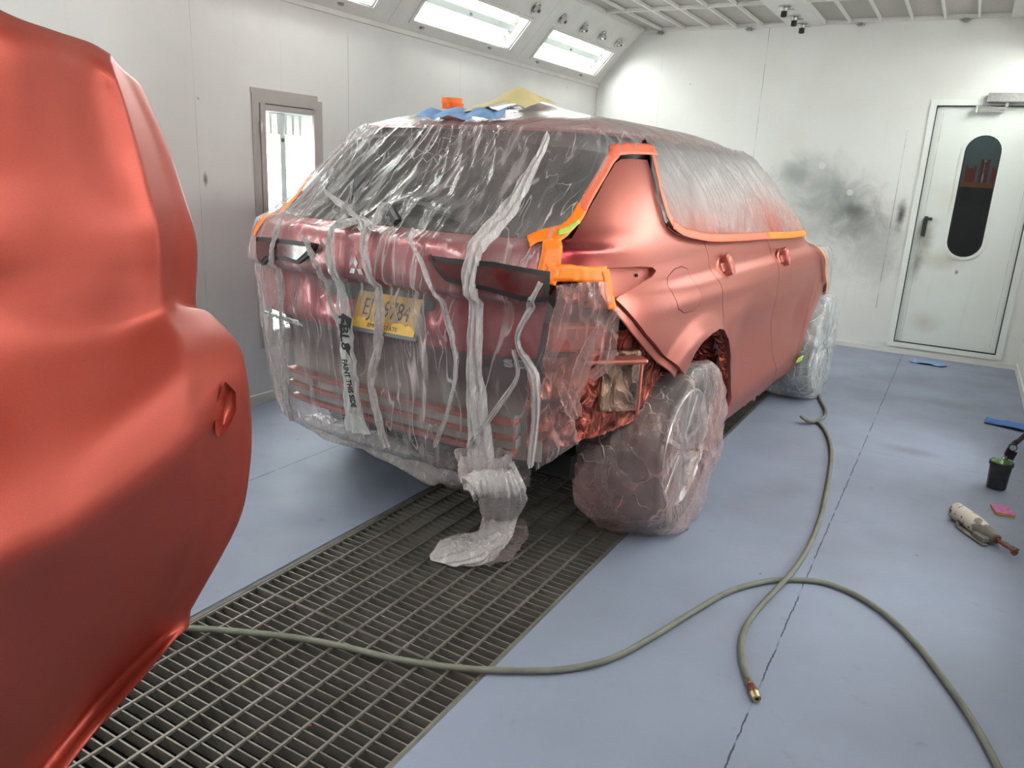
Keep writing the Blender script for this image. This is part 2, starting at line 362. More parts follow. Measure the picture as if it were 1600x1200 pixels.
# steel kerb angle round the grate
MT['grate'] = simple('galvanised_grate', rgb(136, 129, 122), 0.5, 0.45, 0.3, 9)
MT['kerb'] = simple('dusty_kerb', rgb(112, 110, 104), 0.6, 0.2, 0.3, 12)
kb = MB(); kb.box((GX0 + .001, GY0, -.06), (GX0 + .022, GY1, -.004)); kb.box((GX1 - .014, GY0, -.06), (GX1 - .001, GY1, -.006)); tag(kb.build('trim_1', MT['kerb']), kind='structure')
# grating panels
edges_y = [-2.55, -1.12, 0.30, 1.73, 3.16, 4.59, 6.02, 7.35]
def grate_panel(y0, y1, label):
    g = empty('floor_grate_panel', ((GX0 + GX1) / 2, y0, -0.045), 0, label, 'floor grate', 'steel grating panels over the floor trench')
    x0 = GX0 + .026 - (GX0 + GX1) / 2; x1 = GX1 - .018 - (GX0 + GX1) / 2; L = y1 - y0 - .006
    bb = MB(); n = int(L / 0.0365)
    for k in range(1, n):
        y = L * k / n; bb.box((x0, y, 0), (x1, y + .005, .036))
    bb.build('bearing_bar_field', MT['grate'], g)
    cr = MB(); nc = 10
    for k in range(nc + 1):
        x = x0 + (x1 - x0) * k / nc; cr.box((x - .004, 0, .030), (x + .004, L, .039))
    cr.build('cross_rod_field', MT['grate'], g)
    eb = MB(); eb.box((x0, -.002, 0), (x1, .004, .040)); eb.box((x0, L, 0), (x1, L + .006, .040)); eb.build('end_band', MT['grate'], g)
for i in range(len(edges_y) - 1):
    if edges_y[i + 1] < 0.2: continue
    lab = ['', '', 'steel floor grating panel at the bottom edge, nearest the camera', 'steel floor grating panel under the trailing end of plastic sheet', 'steel floor grating panel in the shadow under the car, beside its rear wheel',
           'steel floor grating panel seen past the rear wheel beside the sill', 'farthest visible steel floor grating panel under the front of the car'][min(i, 6)]
    grate_panel(edges_y[i], edges_y[i + 1], lab or 'steel floor grating panel')

# walls
dx0, dx1, dz0, dz1 = -0.40, 0.43, 0.11, 2.21
wall = plate([(XL, 0), (XR, 0), (XR, ZC), (XL, ZC)], [[(dx0, dz0), (dx1, dz0), (dx1, dz1), (dx0, dz1)]], lambda a, b, d: (a, YB + d, b), 0.1, 'wall_back', back_m); tag(wall, kind='structure')
WL = (3.37, 3.77, 0.45, 1.76)   # visible light window in left wall (y0,y1,z0,z1)
holesL = [[(y0, .45), (y0 + .4, .45), (y0 + .4, 1.76), (y0, 1.76)] for y0 in (0.7, 3.37, 6.05)]
tag(plate([(YN, 0), (YB, 0), (YB, ZB), (YN, ZB)], holesL, lambda a, b, d: (XL - d, a, b), 0.1, 'wall_left', left_m), kind='structure')
holesR = [[(y0, .45), (y0 + .4, .45), (y0 + .4, 1.76), (y0, 1.76)] for y0 in (2.9, 4.8)]
tag(plate([(YN, 0), (YB, 0), (YB, ZB), (YN, ZB)], holesR, lambda a, b, d: (XR + d, a, b), 0.1, 'wall_right', plain_m), kind='structure')
tag(plate([(XL, 0), (XR, 0), (XR, ZC), (XL, ZC)], [], lambda a, b, d: (a, YN - d, b), 0.1, 'wall_front', plain_m), kind='structure')
# baseboards
for nm, a, b in (('baseboard_left', (XL, YN, 0), (XL + .012, YB, .06)), ('baseboard_back', (XL + .012, YB - .012, 0), (XR - .012, YB, .045)), ('baseboard_right', (XR - .012, YN, 0), (XR, YB, .06))):
    tag(MB().box(a, b).build(nm, MT['frame']), kind='structure')
tr = MB(); tr.tube([(XL + .006, YB - .006, 0.06), (XL + .006, YB - .006, ZB)], .01, 6); tag(tr.build('trim_2', MT['frame']), kind='structure')

# bevels
bl = math.hypot(BX, ZC - ZB)
def bevmap(side):
    if side < 0: return lambda a, b, d: Vector((XL + BX * b / bl - d * (ZC - ZB) / bl, a, ZB + (ZC - ZB) * b / bl + d * BX / bl))
    return lambda a, b, d: Vector((XR - BX * b / bl + d * (ZC - ZB) / bl, a, ZB + (ZC - ZB) * b / bl + d * BX / bl))
FY = [(-2.35, -1.01), (-0.59, 0.75), (1.17, 2.51), (2.93, 4.27), (4.69, 6.03), (6.43, 7.77)]
FB = (0.088, 0.385)
for side, nm in ((-1, 'wall_bevel_left'), (1, 'wall_bevel_right')):
    holes = [[(a, FB[0]), (b, FB[0]), (b, FB[1]), (a, FB[1])] for a, b in FY]
    o = plate([(YN, 0), (YB, 0), (YB, bl), (YN, bl)], holes, bevmap(side), 0.02, nm, MT['frame']); tag(o, kind='structure')
    mf = bevmap(side)
    labs = ['light in the {} sloping panel, {}'.format('left' if side < 0 else 'right', s) for s in
            ('farthest behind the camera', 'behind the camera', 'beside the camera', 'first visible at the top left edge', 'long one at the top edge', 'the short one nearest the back wall corner')]
    for i, (a, b) in enumerate(FY):
        f = empty('ceiling_light', mf(a, FB[0], 0), 0, labs[i].replace('light in','fluorescent light in'), 'ceiling light', 'fluorescent fixtures in the sloping panels')
        inv = Vector(mf(a, FB[0], 0))
        def P(y, s, d): return mf(y, s, d) - inv
        m = MB()
        def slab(m, y0, y1, s0, s1, d0, d1):
            vs = [P(y, s, d) for d in (d0, d1) for (y, s) in ((y0, s0), (y1, s0), (y1, s1), (y0, s1))]
            m.add(vs, [(0, 1, 2, 3), (7, 6, 5, 4), (0, 4, 5, 1), (1, 5, 6, 2), (2, 6, 7, 3), (3, 7, 4, 0)])
        slab(m, a, b, FB[0], FB[1], .125, .13)
        for q in ((a, a + .004, FB[0], FB[1]), (b - .004, b, FB[0], FB[1]), (a, b, FB[0], FB[0] + .004), (a, b, FB[1] - .004, FB[1])): slab(m, *q, .0, .125)
        sm = (FB[0] + FB[1]) / 2; slab(m, a, b, sm - .03, sm + .03, .07, .125)
        m.build('reflector_housing', MT['reflector'], f)
        m = MB()
        for q in ((a - .022, a + .006, FB[0] - .022, FB[1] + .022), (b - .006, b + .022, FB[0] - .022, FB[1] + .022), (a, b, FB[0] - .022, FB[0] + .006), (a, b, FB[1] - .006, FB[1] + .022)): slab(m, *q, -.012, .0)
        m.build('light_frame', MT['frame'], f)
        m = MB()
        for q in ((a + .006, a + .010, FB[0], FB[1]), (b - .010, b - .006, FB[0], FB[1]), (a, b, FB[0] + .004, FB[0] + .008), (a, b, FB[1] - .008, FB[1] - .004)): slab(m, *q, -.006, .006)
        m.build('gasket', MT['black'], f)
        for s in (.040, .095, .205, .262):
            t = MB(); t.tube([P(a + .06, FB[0] + s, .09), P(b - .06, FB[0] + s, .09)], .018, 8); t.build('fluorescent_tube', MT['tube'], f, True)
            for ya, yb in ((a + .02, a + .06), (b - .06, b - .02)): MB().tube([P(ya, FB[0] + s, .09), P(yb, FB[0] + s, .09)], .02, 8).build('tube_socket', MT['steel'], f)
        k = MB(); slab(k, (a + b) / 2 - .008, (a + b) / 2 + .008, sm - .008, sm + .008, .055, .07); k.build('clip', MT['dark'], f)
        for yy in (a + .12, b - .3):
            k = MB(); slab(k, yy, yy + .03, FB[0] - .035, FB[0] - .018, -.022, -.0); k.build('latch', MT['steel'], f)
        g = MB(); slab(g, a + .006, b - .006, FB[0] + .006, FB[1] - .006, -.001, .001); g.build('cover_glass', MT['glass'], f)
# lip between wall and bevel, seams between bevel sections
lip = MB(); lip.box((XL, YN, ZB - .03), (XL + .018, YB, ZB - .0)); lip.box((XR - .018, YN, ZB - .03), (XR, YB, ZB)); tag(lip.build('trim_3', MT['frame']), kind='structure')
sm_ = MB(); mf = bevmap(-1)
for yy in (0.96, 2.72, 4.48, 6.23):
    vs = [mf(y, s, -.001) for (y, s) in ((yy - .002, 0.02), (yy + .002, 0.02), (yy + .002, bl), (yy - .002, bl))]; sm_.add(vs, [(0, 1, 2, 3)])
tag(sm_.build('trim_4', MT['wframe']), kind='structure')
# eyeball nozzles in a row on the bevel
bn = (Vector((ZC - ZB, 0, -BX)) / bl).normalized()
def rotto(v):
    return v.to_track_quat('Z', 'Y').to_matrix().to_4x4()
for i, yy in enumerate((4.2, 4.95, 5.45, 5.97, 6.45, 6.88, 7.30, 7.70)):
    p = mf(yy, 0.495, 0)
    wh = ['leftmost, cut by the top edge', 'second from the left', 'third from the left', 'above the gap between the two long lights', 'fourth from the corner', 'third from the back wall', 'second from the back wall', 'nearest the back wall corner'][i]
    e = empty('air_nozzle', p, 0, 'chrome eyeball nozzle above the ceiling lights, ' + wh, 'air nozzle', 'chrome air nozzles along the left sloping panel')
    q = rotto(bn); MB().lathe([(.0, .002), (.045, .002), (.05, .010), (.04, .016), (.034, .006)], 20, q).build('flange', MT['chrome'], e, True)
    q2 = rotto((bn + Vector((.3, -.5, -.2))).normalized())
    MB().lathe([(.001, -.03), (.03, -.02), (.036, 0.01), (.03, .03), (.018, .05), (.016, .06), (.012, .06), (.012, .03), (0.0001, .03)], 16, q2).build('ball_jet', MT['chrome'], e, True)

# ceiling: solid borders, beam, filter media and its T-bars
CX0, CX1, BM0, BM1 = XL + BX, XR - BX - 0.1, -1.74, -1.42
MT['media'] = None
m, nt, out = newmat('filter_media'); N = NT(nt)
c = N.mix(N.noise(N.co(), 60, 4), rgb(172, 166, 160), rgb(192, 187, 181)); b = pbsdf(N, c, 0.95, 0, N.bump(N.noise(N.co(), 150, 3), 0.5, 0.004)); N.l(b.outputs[0], out.inputs[0]); MT['media'] = m
tag(MB().box((XL, YN, ZC + .03), (XR, YB, ZC + .06)).build('ceiling', MT['media']), kind='structure')
cb = MB(); cb.box((BM0, YN, ZC - .01), (BM1, YB, ZC + .03)); tag(cb.build('trim_5', MT['frame']), kind='structure')
cb = MB(); cb.box((CX0 - .0, YN, ZC - .002), (CX0 + .045, YB, ZC + .03)); cb.box((0.02, YN, ZC - .002), (XR - BX + .02, YB, ZC + .03)); cb.box((CX0, YB - .05, ZC - .004), (BM0, YB, ZC + .03)); cb.box((BM1, YB - .05, ZC - .004), (.02, YB, ZC + .03)); tag(cb.build('trim_6', MT['frame']), kind='structure')
tb = MB()
for x in [-2.98 + .25 * k for k in range(5)] + [-1.21 + .25 * k for k in range(5)]:
    tb.box((x - .008, YN, ZC - .0), (x + .008, YB - .05, ZC + .028))
for y in (-2.5, -0.9, 0.7, 2.3, 3.87, 5.44, 7.0):
    tb.box((CX0 + .04, y - .012, ZC - .004), (BM0, y + .012, ZC + .029)); tb.box((BM1, y - .012, ZC - .004), (.02, y + .012, ZC + .029))
tag(tb.build('trim_7', MT['frame']), kind='structure')
for i, (x, y) in enumerate([(-2.98, 7.93), (-2.1, 7.93), (-1.12, 7.93), (-0.3, 7.93)]):
    e = MB(); e.box((x - .02, y, ZC - .035), (x + .02, y + .05, ZC - .005)); e.box((x - .035, y + .02, ZC - .025), (x + .035, y + .035, ZC - .015)); o = e.build('ceiling_clip', MT['steel'])
    tag(o, 'metal clip on the ceiling edge at the back wall, ' + ('leftmost of four', 'second of four from the left', 'third of four from the left', 'rightmost of four')[i], 'clip', 'turn clips on the back wall ceiling edge')
for i, y in enumerate((7.08, 7.5, 7.86)):
    e = empty('sprinkler_nozzle', (-1.6, y, ZC - .01), 0, 'dark ceiling nozzle under the central white beam, ' + ('farthest from the back wall', 'middle one', 'nearest the back wall')[i], 'ceiling nozzle', 'dark nozzles under the ceiling beam')
    MB().lathe([(0.0001, -.0), (.05, -.002), (.052, -.008), (.03, -.014)], 18).build('flange', MT['chrome'], e, True)
    MB().lathe([(.03, -.012), (.028, -.035), (.016, -.04)], 14).build('collar', MT['steel'], e, True)
    MB().lathe([(.024, -.03), (.026, -.075), (.018, -.08), (.0001, -.07)], 14).build('jet', MT['black'], e, True)
    MB().box((.03, -.006, -.03), (.075, .006, -.02)).build('lever', MT['steel'], e)

# wall lights
def wall_light(side, y0, label, full=True):
    z0, z1, y1 = .45, 1.76, y0 + .4; X0 = XL if side < 0 else XR; s = -1 if side < 0 else 1
    f = empty('wall_light', (X0, y0, 0), 0, label, 'wall light', 'tall lights set in the side walls')
    def bx(m, ya, yb, za, zb, da, db):
        xs = sorted((s * da, s * db)); return m.box((xs[0], ya, za), (xs[1], yb, zb))
    m = MB(); bx(m, 0, .4, z0, z1, .135, .14)
    for q in ((0, .004, z0, z1), (.396, .4, z0, z1), (0, .4, z0, z0 + .004), (0, .4, z1 - .004, z1)): bx(m, *q, 0, .135)
    bx(m, .18, .225, z0, z1, .06, .135)
    m.build('reflector_housing', MT['reflector'], f)
    for k in range(6):
        rb = MB(); bx(rb, .03 + .06 * k, .05 + .06 * k, z1 - .13, z1 - .01, .05, .13); rb.build('ballast_fin', MT['reflector'], f)
    for yy in (.055, .125, .27, .34):
        MB().tube([(s * .09, yy, z0 + .05), (s * .09, yy, z1 - .11)], .018, 8).build('fluorescent_tube', MT['wtube'], f, True)
    MB().lathe([(.0001, 0), (.012, .0), (.012, .02)], 12, Matrix.Translation((s * .055, .2, z1 - .16)) @ Matrix.Rotation(s * PI / 2, 4, 'Y')).build('knob', MT['dark'], f, True)
    g = MB(); bx(g, 0.0, .4, z0, z1, -.001, .001); g.build('cover_glass', MT['glass'], f)
    m = MB()
    for q in ((-.035, .004, z0 - .035, z1 + .035), (.396, .425, z0 - .035, z1 + .035), (0, .4, z0 - .035, z0), (0, .4, z1 - .0, z1 + .03)): bx(m, *q, -.014, 0)
    m.build('inner_frame', MT['wframe'], f)
    m = MB()
    for q in ((-.09, -.04, z0 - .1, z1 + .085), (.43, .475, z0 - .1, z1 + .085), (-.04, .43, z0 - .1, z0 - .04), (-.04, .43, z1 + .036, z1 + .085)): bx(m, *q, -.010, 0)
    bx(m, -.095, .44, z1 + .085, z1 + .115, -.006, 0)
    m.build('outer_frame', MT['wframe'], f)
    m = MB()
    for q in ((-.04, -.035, z0 - .04, z1 + .036), (.425, .43, z0 - .04, z1 + .036), (-.035, .425, z1 + .031, z1 + .036)): bx(m, *q, -.004, 0)
    m.build('gasket', MT['black'], f)
    for zz in (z1 - .13, 1.0):
        MB().tube([(-s * .02, -.038, zz), (-s * .02, -.038, zz + .06)], .010, 8).build('hinge', MT['steel'], f)
wall_light(-1, 3.37, 'tall bright wall light with grey frame behind the left rear corner of the car')
wall_light(-1, 0.7, 'unseen wall light added to the left wall, hidden behind the red bumper cover')  # unseen lamp, added only for the light it gives
wall_light(-1, 6.05, 'unseen wall light added to the left wall, hidden behind the car')  # another added lamp, out of sight behind the car
for y0, l in ((2.9, 'just out of frame, nearest the paint cup'), (4.8, 'just out of frame, farthest along')): wall_light(1, y0, 'unseen wall light added to the right wall, ' + l)  # lamps added out of view to light the right side of the car

# ---------------------------------------------------------------- the personnel door
def obround(cx, cz, hw, z0, z1, n=14):
    r = hw; p = []
    for k in range(n + 1): a = PI * k / n; p.append((cx + r * math.cos(a), z1 - r + r * math.sin(a)))
    for k in range(n + 1): a = PI + PI * k / n; p.append((cx + r * math.cos(a), z0 + r + r * math.sin(a)))
    return p
door_m = wallmat('door_paint', rgb(228, 231, 227), rgb(221, 223, 216),
    smudges=[(-0.30, 1.05, 0.10, 0.22, 0.8, rgb(140, 134, 122)), (-0.33, 0.85, 0.06, 0.2, 0.7, rgb(80, 76, 70)), (-0.12, 0.9, 0.3, 0.12, 0.4, rgb(176, 166, 140)), (-0.18, 0.32, 0.16, 0.12, 0.5, rgb(180, 170, 145)), (0.0, 0.8, 0.02, 0.03, 0.9, rgb(60, 60, 60)),
             (-0.2, 1.45, 0.2, 0.3, 0.25, rgb(180, 172, 150))],
    seams=[(-0.34, 0.16, 2.15, 0.5), (0.375, 0.16, 2.15, 0.35)])
door = empty('door_1', (0, YB, 0)); tag(door, kind='structure')
mp = lambda dd: (lambda a, b, d: (a, dd + d, b))
win = obround(0.015, 0, 0.135, 0.94, 1.97)
leaf = plate([(dx0 + .006, dz0 + .006), (dx1 - .006, dz0 + .006), (dx1 - .006, dz1 - .006), (dx0 + .006, dz1 - .006)], [win], mp(.012), 0.045, 'door_leaf', door_m, door)
plate(obround(0.015, 0, 0.165, 0.91, 2.0), [obround(0.015, 0, .134, 0.941, 1.969)], mp(.004), 0.009, 'window_bezel', door_m, door)
plate(obround(0.015, 0, 0.137, 0.938, 1.972), [obround(0.015, 0, .128, 0.947, 1.963)], mp(.003), 0.02, 'window_gasket', MT['black'], door)
plate(obround(0.015, 0, 0.134, 0.942, 1.968), [], mp(.03), 0.004, 'window_glass', MT['dglass'], door)
fr = MB()
plate([(dx0 - .05, dz0 - .045), (dx1 + .05, dz0 - .045), (dx1 + .05, dz1 + .05), (dx0 - .05, dz1 + .05)], [[(dx0, dz0), (dx1, dz0), (dx1, dz1), (dx0, dz1)]], mp(-.014), 0.014, 'door_frame', door_m, door)
plate([(dx0, dz0), (dx1, dz0), (dx1, dz1), (dx0, dz1)], [[(dx0 + .007, dz0 + .007), (dx1 - .007, dz0 + .007), (dx1 - .007, dz1 - .007), (dx0 + .007, dz1 - .007)]], mp(-.0145), 0.04, 'door_seal', MT['gap'], door)
h = MB(); h.box((-.335, -.002, 1.09), (-.305, .013, 1.27)); h.box((-.335, -.03, 1.235), (-.27, -.004, 1.262)); h.box((-.34, -.028, 1.10), (-.312, -.002, 1.25)); h.build('door_handle', MT['dark'], door, bevel=.003)
# mitre lines at frame corners
cl = empty('door_closer', (0.0, YB - .014, 2.26), 0, 'silver overhead door closer with folded arm above the white door', 'door closer')
MB().box((-.03, -.06, -.03), (.30, 0, .045)).build('closer_body', MT['steel'], cl, bevel=.006)
MB().tube([(.12, -.03, -.03), (.12, -.03, -.06)], .014, 10).build('spindle', MT['steel'], cl)
MB().box((-.10, -.045, -.078), (.125, -.03, -.06), Matrix.Rotation(math.radians(3), 4, 'Y')).build('arm', MT['steel'], cl)
MB().box((-.105, -.03, -.105), (.10, -.018, -.09)).build('arm', MT['steel'], cl)
MB().tube([(-.095, -.04, -.11), (-.095, -.04, -.06)], .012, 10).build('pivot', MT['steel'], cl)

# the room glimpsed through the door window
MT['teal'] = simple('teal_wall', rgb(132, 160, 160), 0.8, 0, 0.15, 2)
MT['rdark'] = simple('dark_clutter', rgb(52, 50, 50), 0.8, 0, 0.5, 12)
tag(MB().box((-2.6, 10.4, -.1), (2.6, 10.45, 3)).build('wall_outer_room', MT['teal']), kind='structure')
tag(MB().box((-2.6, YB + .1, -.1), (2.6, 10.4, 0)).build('floor_outer_room', MT['rdark']), kind='structure')
tag(MB().box((-2.6, YB + .1, 2.9), (2.6, 10.4, 3)).build('ceiling_outer_room', MT['rdark']), kind='structure')
for nm, xx in (('wall_outer_left', -2.6), ('wall_outer_right', 2.55)): tag(MB().box((xx, YB + .1, 0), (xx + .05, 10.4, 2.9)).build(nm, MT['rdark']), kind='structure')
MT['otable'] = simple('orange_shelf', rgb(196, 106, 60), 0.6)
MT['redb'] = simple('red_bin', rgb(176, 52, 44), 0.4)
sh = empty('wall_shelf', (0.1, 10.2, 1.60), 0, 'orange wooden shelf seen through the door window', 'shelf')
MB().box((-1.0, -.12, -.05), (1.2, .2, 0)).build('shelf_board', MT['otable'], sh)
MB().box((-1.0, 0, -1.6), (1.2, .2, -.05)).build('cabinet_body', MT['rdark'], sh)
bins = [(-.24, .10, .24), (-.11, .10, .15), (0.02, .09, .22), (.14, .10, .14), (.27, .09, .34)]
for i, (bx_, bw, bh) in enumerate(bins):
    e = MB(); e.box((bx_, 10.12, 1.601), (bx_ + bw, 10.22, 1.601 + bh)); e.box((bx_, 10.12, 1.601 + bh), (bx_ + .02, 10.22, 1.63 + bh)); e.box((bx_ + bw - .02, 10.12, 1.601 + bh), (bx_ + bw, 10.22, 1.63 + bh))
    tag(e.build('red_tool_holder', MT['redb']), 'red holder on the orange shelf behind the door window, ' + ('leftmost', 'second from left', 'middle one behind a silver can', 'second from right', 'tallest, rightmost')[i], 'tool holder', 'red holders on the shelf beyond the door')
for i, bx_ in enumerate((.06, .31)):
    o = MB().lathe([(.0001, 0), (.028, 0), (.028, .09), (.012, .12), (.012, .2), (.03, .21), (.03, .24), (.0001, .25)], 14, Matrix.Translation((bx_, 10.085, 1.601))).build('spray_gun', MT['chrome'], None, True)
    tag(o, ('left', 'right')[i] + ' silver spray gun on the orange shelf behind the door window', 'spray gun', 'silver guns on the shelf beyond the door')
lamp_o = empty('outer_room_light', (0, 9.3, 2.88), 0, 'fluorescent ceiling light of the room beyond the door', 'ceiling light')
MB().box((-.5, -.06, -.03), (.5, .06, 0)).build('light_housing', MT['reflector'], lamp_o)
MB().tube([(-.48, 0, -.05), (.48, 0, -.05)], .02, 8).build('fluorescent_tube', emis('outer_tube', (1, 1, .97, 1), 34), lamp_o, True)

# ================================================================= THE CAR (local frame: x right, y forward, origin on the floor under the rear axle)
CARLOC = Vector((-1.80, 3.17, 0)); CARROT = math.radians(-2.4)
CM = Matrix.Translation(CARLOC) @ Matrix.Rotation(CARROT, 4, 'Z'); CMI = CM.inverted()
car = empty('car', CARLOC, CARROT, 'red sport utility car masked in plastic over the floor grate, seen from its rear corner', 'car')
def table(keys):
    zs = [k[0] for k in keys]; vs = [k[1] for k in keys]
    zz = np.linspace(zs[0], zs[-1], 600); n = len(zs); m = []
    for i in range(n):
        if i == 0: m.append((vs[1] - vs[0]) / (zs[1] - zs[0]))
        elif i == n - 1: m.append((vs[-1] - vs[-2]) / (zs[-1] - zs[-2]))
        else:
            a = (vs[i] - vs[i - 1]) / (zs[i] - zs[i - 1]); b = (vs[i + 1] - vs[i]) / (zs[i + 1] - zs[i]); m.append(0 if a * b <= 0 else 2 * a * b / (a + b))
    out = []
    for z in zz:
        i = min(max(int(np.searchsorted(zs, z)) - 1, 0), n - 2); h = zs[i + 1] - zs[i]; t = (z - zs[i]) / h
        out.append((2 * t**3 - 3 * t**2 + 1) * vs[i] + (t**3 - 2 * t**2 + t) * h * m[i] + (-2 * t**3 + 3 * t**2) * vs[i + 1] + (t**3 - t**2) * h * m[i + 1])
    out = np.array(out); dz = (zs[-1] - zs[0]) / 599
    def f(z):
        u = (z - zs[0]) / dz
        if u <= 0: return float(out[0])
        if u >= 599: return float(out[-1])
        i = int(u); return float(out[i] + (out[i + 1] - out[i]) * (u - i))
    return f
W = table([(.18, .78), (.28, .855), (.40, .885), (.55, .90), (.75, .915), (.92, .928), (1.02, .93), (1.08, .925), (1.15, .90), (1.22, .872), (1.28, .845), (1.40, .785), (1.52, .715), (1.60, .655), (1.64, .60)])
YR = table([(.18, -.80), (.30, -.88), (.50, -.93), (.80, -.965), (1.0, -.99), (1.15, -1.0), (1.24, -.985), (1.28, -.95), (1.33, -.87), (1.45, -.735), (1.56, -.62), (1.64, -.55)])
YF = table([(.18, 3.3), (.4, 3.5), (.8, 3.58), (.98, 3.5), (1.05, 3.3), (1.11, 2.9), (1.16, 2.55), (1.22, 2.4), (1.4, 2.08), (1.56, 1.78), (1.64, 1.60)])
YC, YQ, KU, NR, NF = 0.10, 0.90, 1.15, 4.2, 5.0
def base(U, z):
    a = W(z); left = False
    if U < -KU * PI / 2: U = -KU * PI - U; left = True
    if U >= 0:
        y = YC + U; x = a
        if y > YQ:
            t = min((y - YQ) / (YF(z) - YQ), 1.0); x = a * (max(1 - t ** NF, 0)) ** (1 / NF); y = min(y, YF(z))
    else:
        p = -U / KU; b = YC - YR(z); c_, s_ = abs(math.cos(p)), abs(math.sin(p)); r = (c_ ** NR + s_ ** NR) ** (-1 / NR)
        x = a * r * math.cos(p); y = YC - b * r * s_
    return Vector((-x if left else x, y, z))
def sstep(a, b, x):
    t = min(max((x - a) / (b - a), 0), 1); return t * t * (3 - 2 * t)
WR = 0.37
def gauss(x, s): return math.exp(-(x / s) ** 2)
def detail(U, z, p):
    o = 0.0
    ax = abs(p.x)
    if U > -1.3:      # right flank
        for wy in (0.0, 2.706):
            r = math.hypot(p.y - wy, z - .37)
            o += (0.028 if wy == 0 else .008) * (1 - sstep(.50, .60, r)) * sstep(.30, .42, r + 0.0)
        if p.y > .45 and p.y < 2.2: 
            k = sstep(.45, .8, p.y) * (1 - sstep(1.9, 2.3, p.y)); o -= 0.030 * k * gauss(z - .72, .17); o += .02 * k * gauss(z - .42, .07)
        o += 0.010 * gauss(z - (1.05 - .01 * p.y), .05) * sstep(-.8, -.1, p.y)
        o -= 0.014 * gauss(z - 1.14, .04) * sstep(-.9, .2, p.y)
    if p.y < -.5:     # tail
        k = 1 - sstep(.70, .84, ax)
        o += k * (0.036 * sstep(1.078, 1.086, z) * (1 - sstep(1.24, 1.27, z)) - 0.03 * gauss(z - 1.02, .06) * (1 - sstep(.25, .33, ax)) - .012 * gauss(z - 1.03, .05) - .05 * sstep(-.90, -.79, -z) * sstep(-.72, -.70, -ax) )
    return o
def P(U, z, off=0.0, det=True):
    p = base(U, z); e = .006
    du = base(U + e, z) - base(U - e, z); dz_ = base(U, min(z + e, 1.64)) - base(U, min(z, 1.63) - e)
    n = du.cross(dz_)
    if n.length < 1e-9: n = Vector((1, 0, 0))
    n.normalize()
    if n.x * p.x + n.y * (p.y - 1) < 0: n = -n
    if det: off = off + detail(U, z, p)
    return p + n * off
def inside(p):
    z = min(max(p.z, .18), 1.64)
    a = W(z)
    if p.y < YC: v = (abs(p.x) / a) ** NR + (abs(p.y - YC) / (YC - YR(z))) ** NR - 1
    elif p.y > YQ: v = (abs(p.x) / a) ** NF + (abs(p.y - YQ) / (YF(z) - YQ)) ** NF - 1
    else: v = abs(p.x) / a - 1
    if p.z > 1.64: v = max(v, (p.z - 1.64) * 5)
    if p.z < .18: v = max(v, (.18 - p.z) * 5)
    return v
def toU(p):
    z = min(max(p.z, .18), 1.64)
    if p.y >= YC: U = p.y - YC; return (U if p.x > 0 else -KU * PI - U), z
    ph = math.atan2((YC - p.y) / (YC - YR(z)), p.x / W(z)); return -KU * ph, z
def hit(px, py, t0=.8, t1=9.0):
    d = ray(px, py); d = Vector(d / np.linalg.norm(d)); o = Vector(CAMPOS); best = None; prev = None; t = t0
    while t < t1:
        p = CMI @ (o + d * t); v = inside(p)
        if v < 0:
            lo, hi = t - .02, t
            for _ in range(18):
                mid = (lo + hi) / 2
                if inside(CMI @ (o + d * mid)) < 0: hi = mid
                else: lo = mid
            return toU(CMI @ (o + d * hi))
        if best is None or v < best[0]: best = (v, t)
        t += .02
    return toU(CMI @ (o + d * best[1]))
def H(pts): return [hit(*p) for p in pts]
def inpoly(p, poly):
    c = False; j = len(poly) - 1
    for i in range(len(poly)):
        if (poly[i][1] > p[1]) != (poly[j][1] > p[1]) and p[0] < (poly[j][0] - poly[i][0]) * (p[1] - poly[i][1]) / (poly[j][1] - poly[i][1]) + poly[i][0]: c = not c
        j = i
    return c
def resample(poly, step, smooth=0):
    out = []; n = len(poly)
    for i in range(n):
        a, b = poly[i], poly[(i + 1) % n]; L = math.hypot(a[0] - b[0], a[1] - b[1]); k = max(1, int(L / step))
        for j in range(k): out.append((a[0] + (b[0] - a[0]) * j / k, a[1] + (b[1] - a[1]) * j / k))
    for _ in range(smooth):
        m = len(out); out = [((out[i - 1][0] + 2 * out[i][0] + out[(i + 1) % m][0]) / 4, (out[i - 1][1] + 2 * out[i][1] + out[(i + 1) % m][1]) / 4) for i in range(m)]
    return out
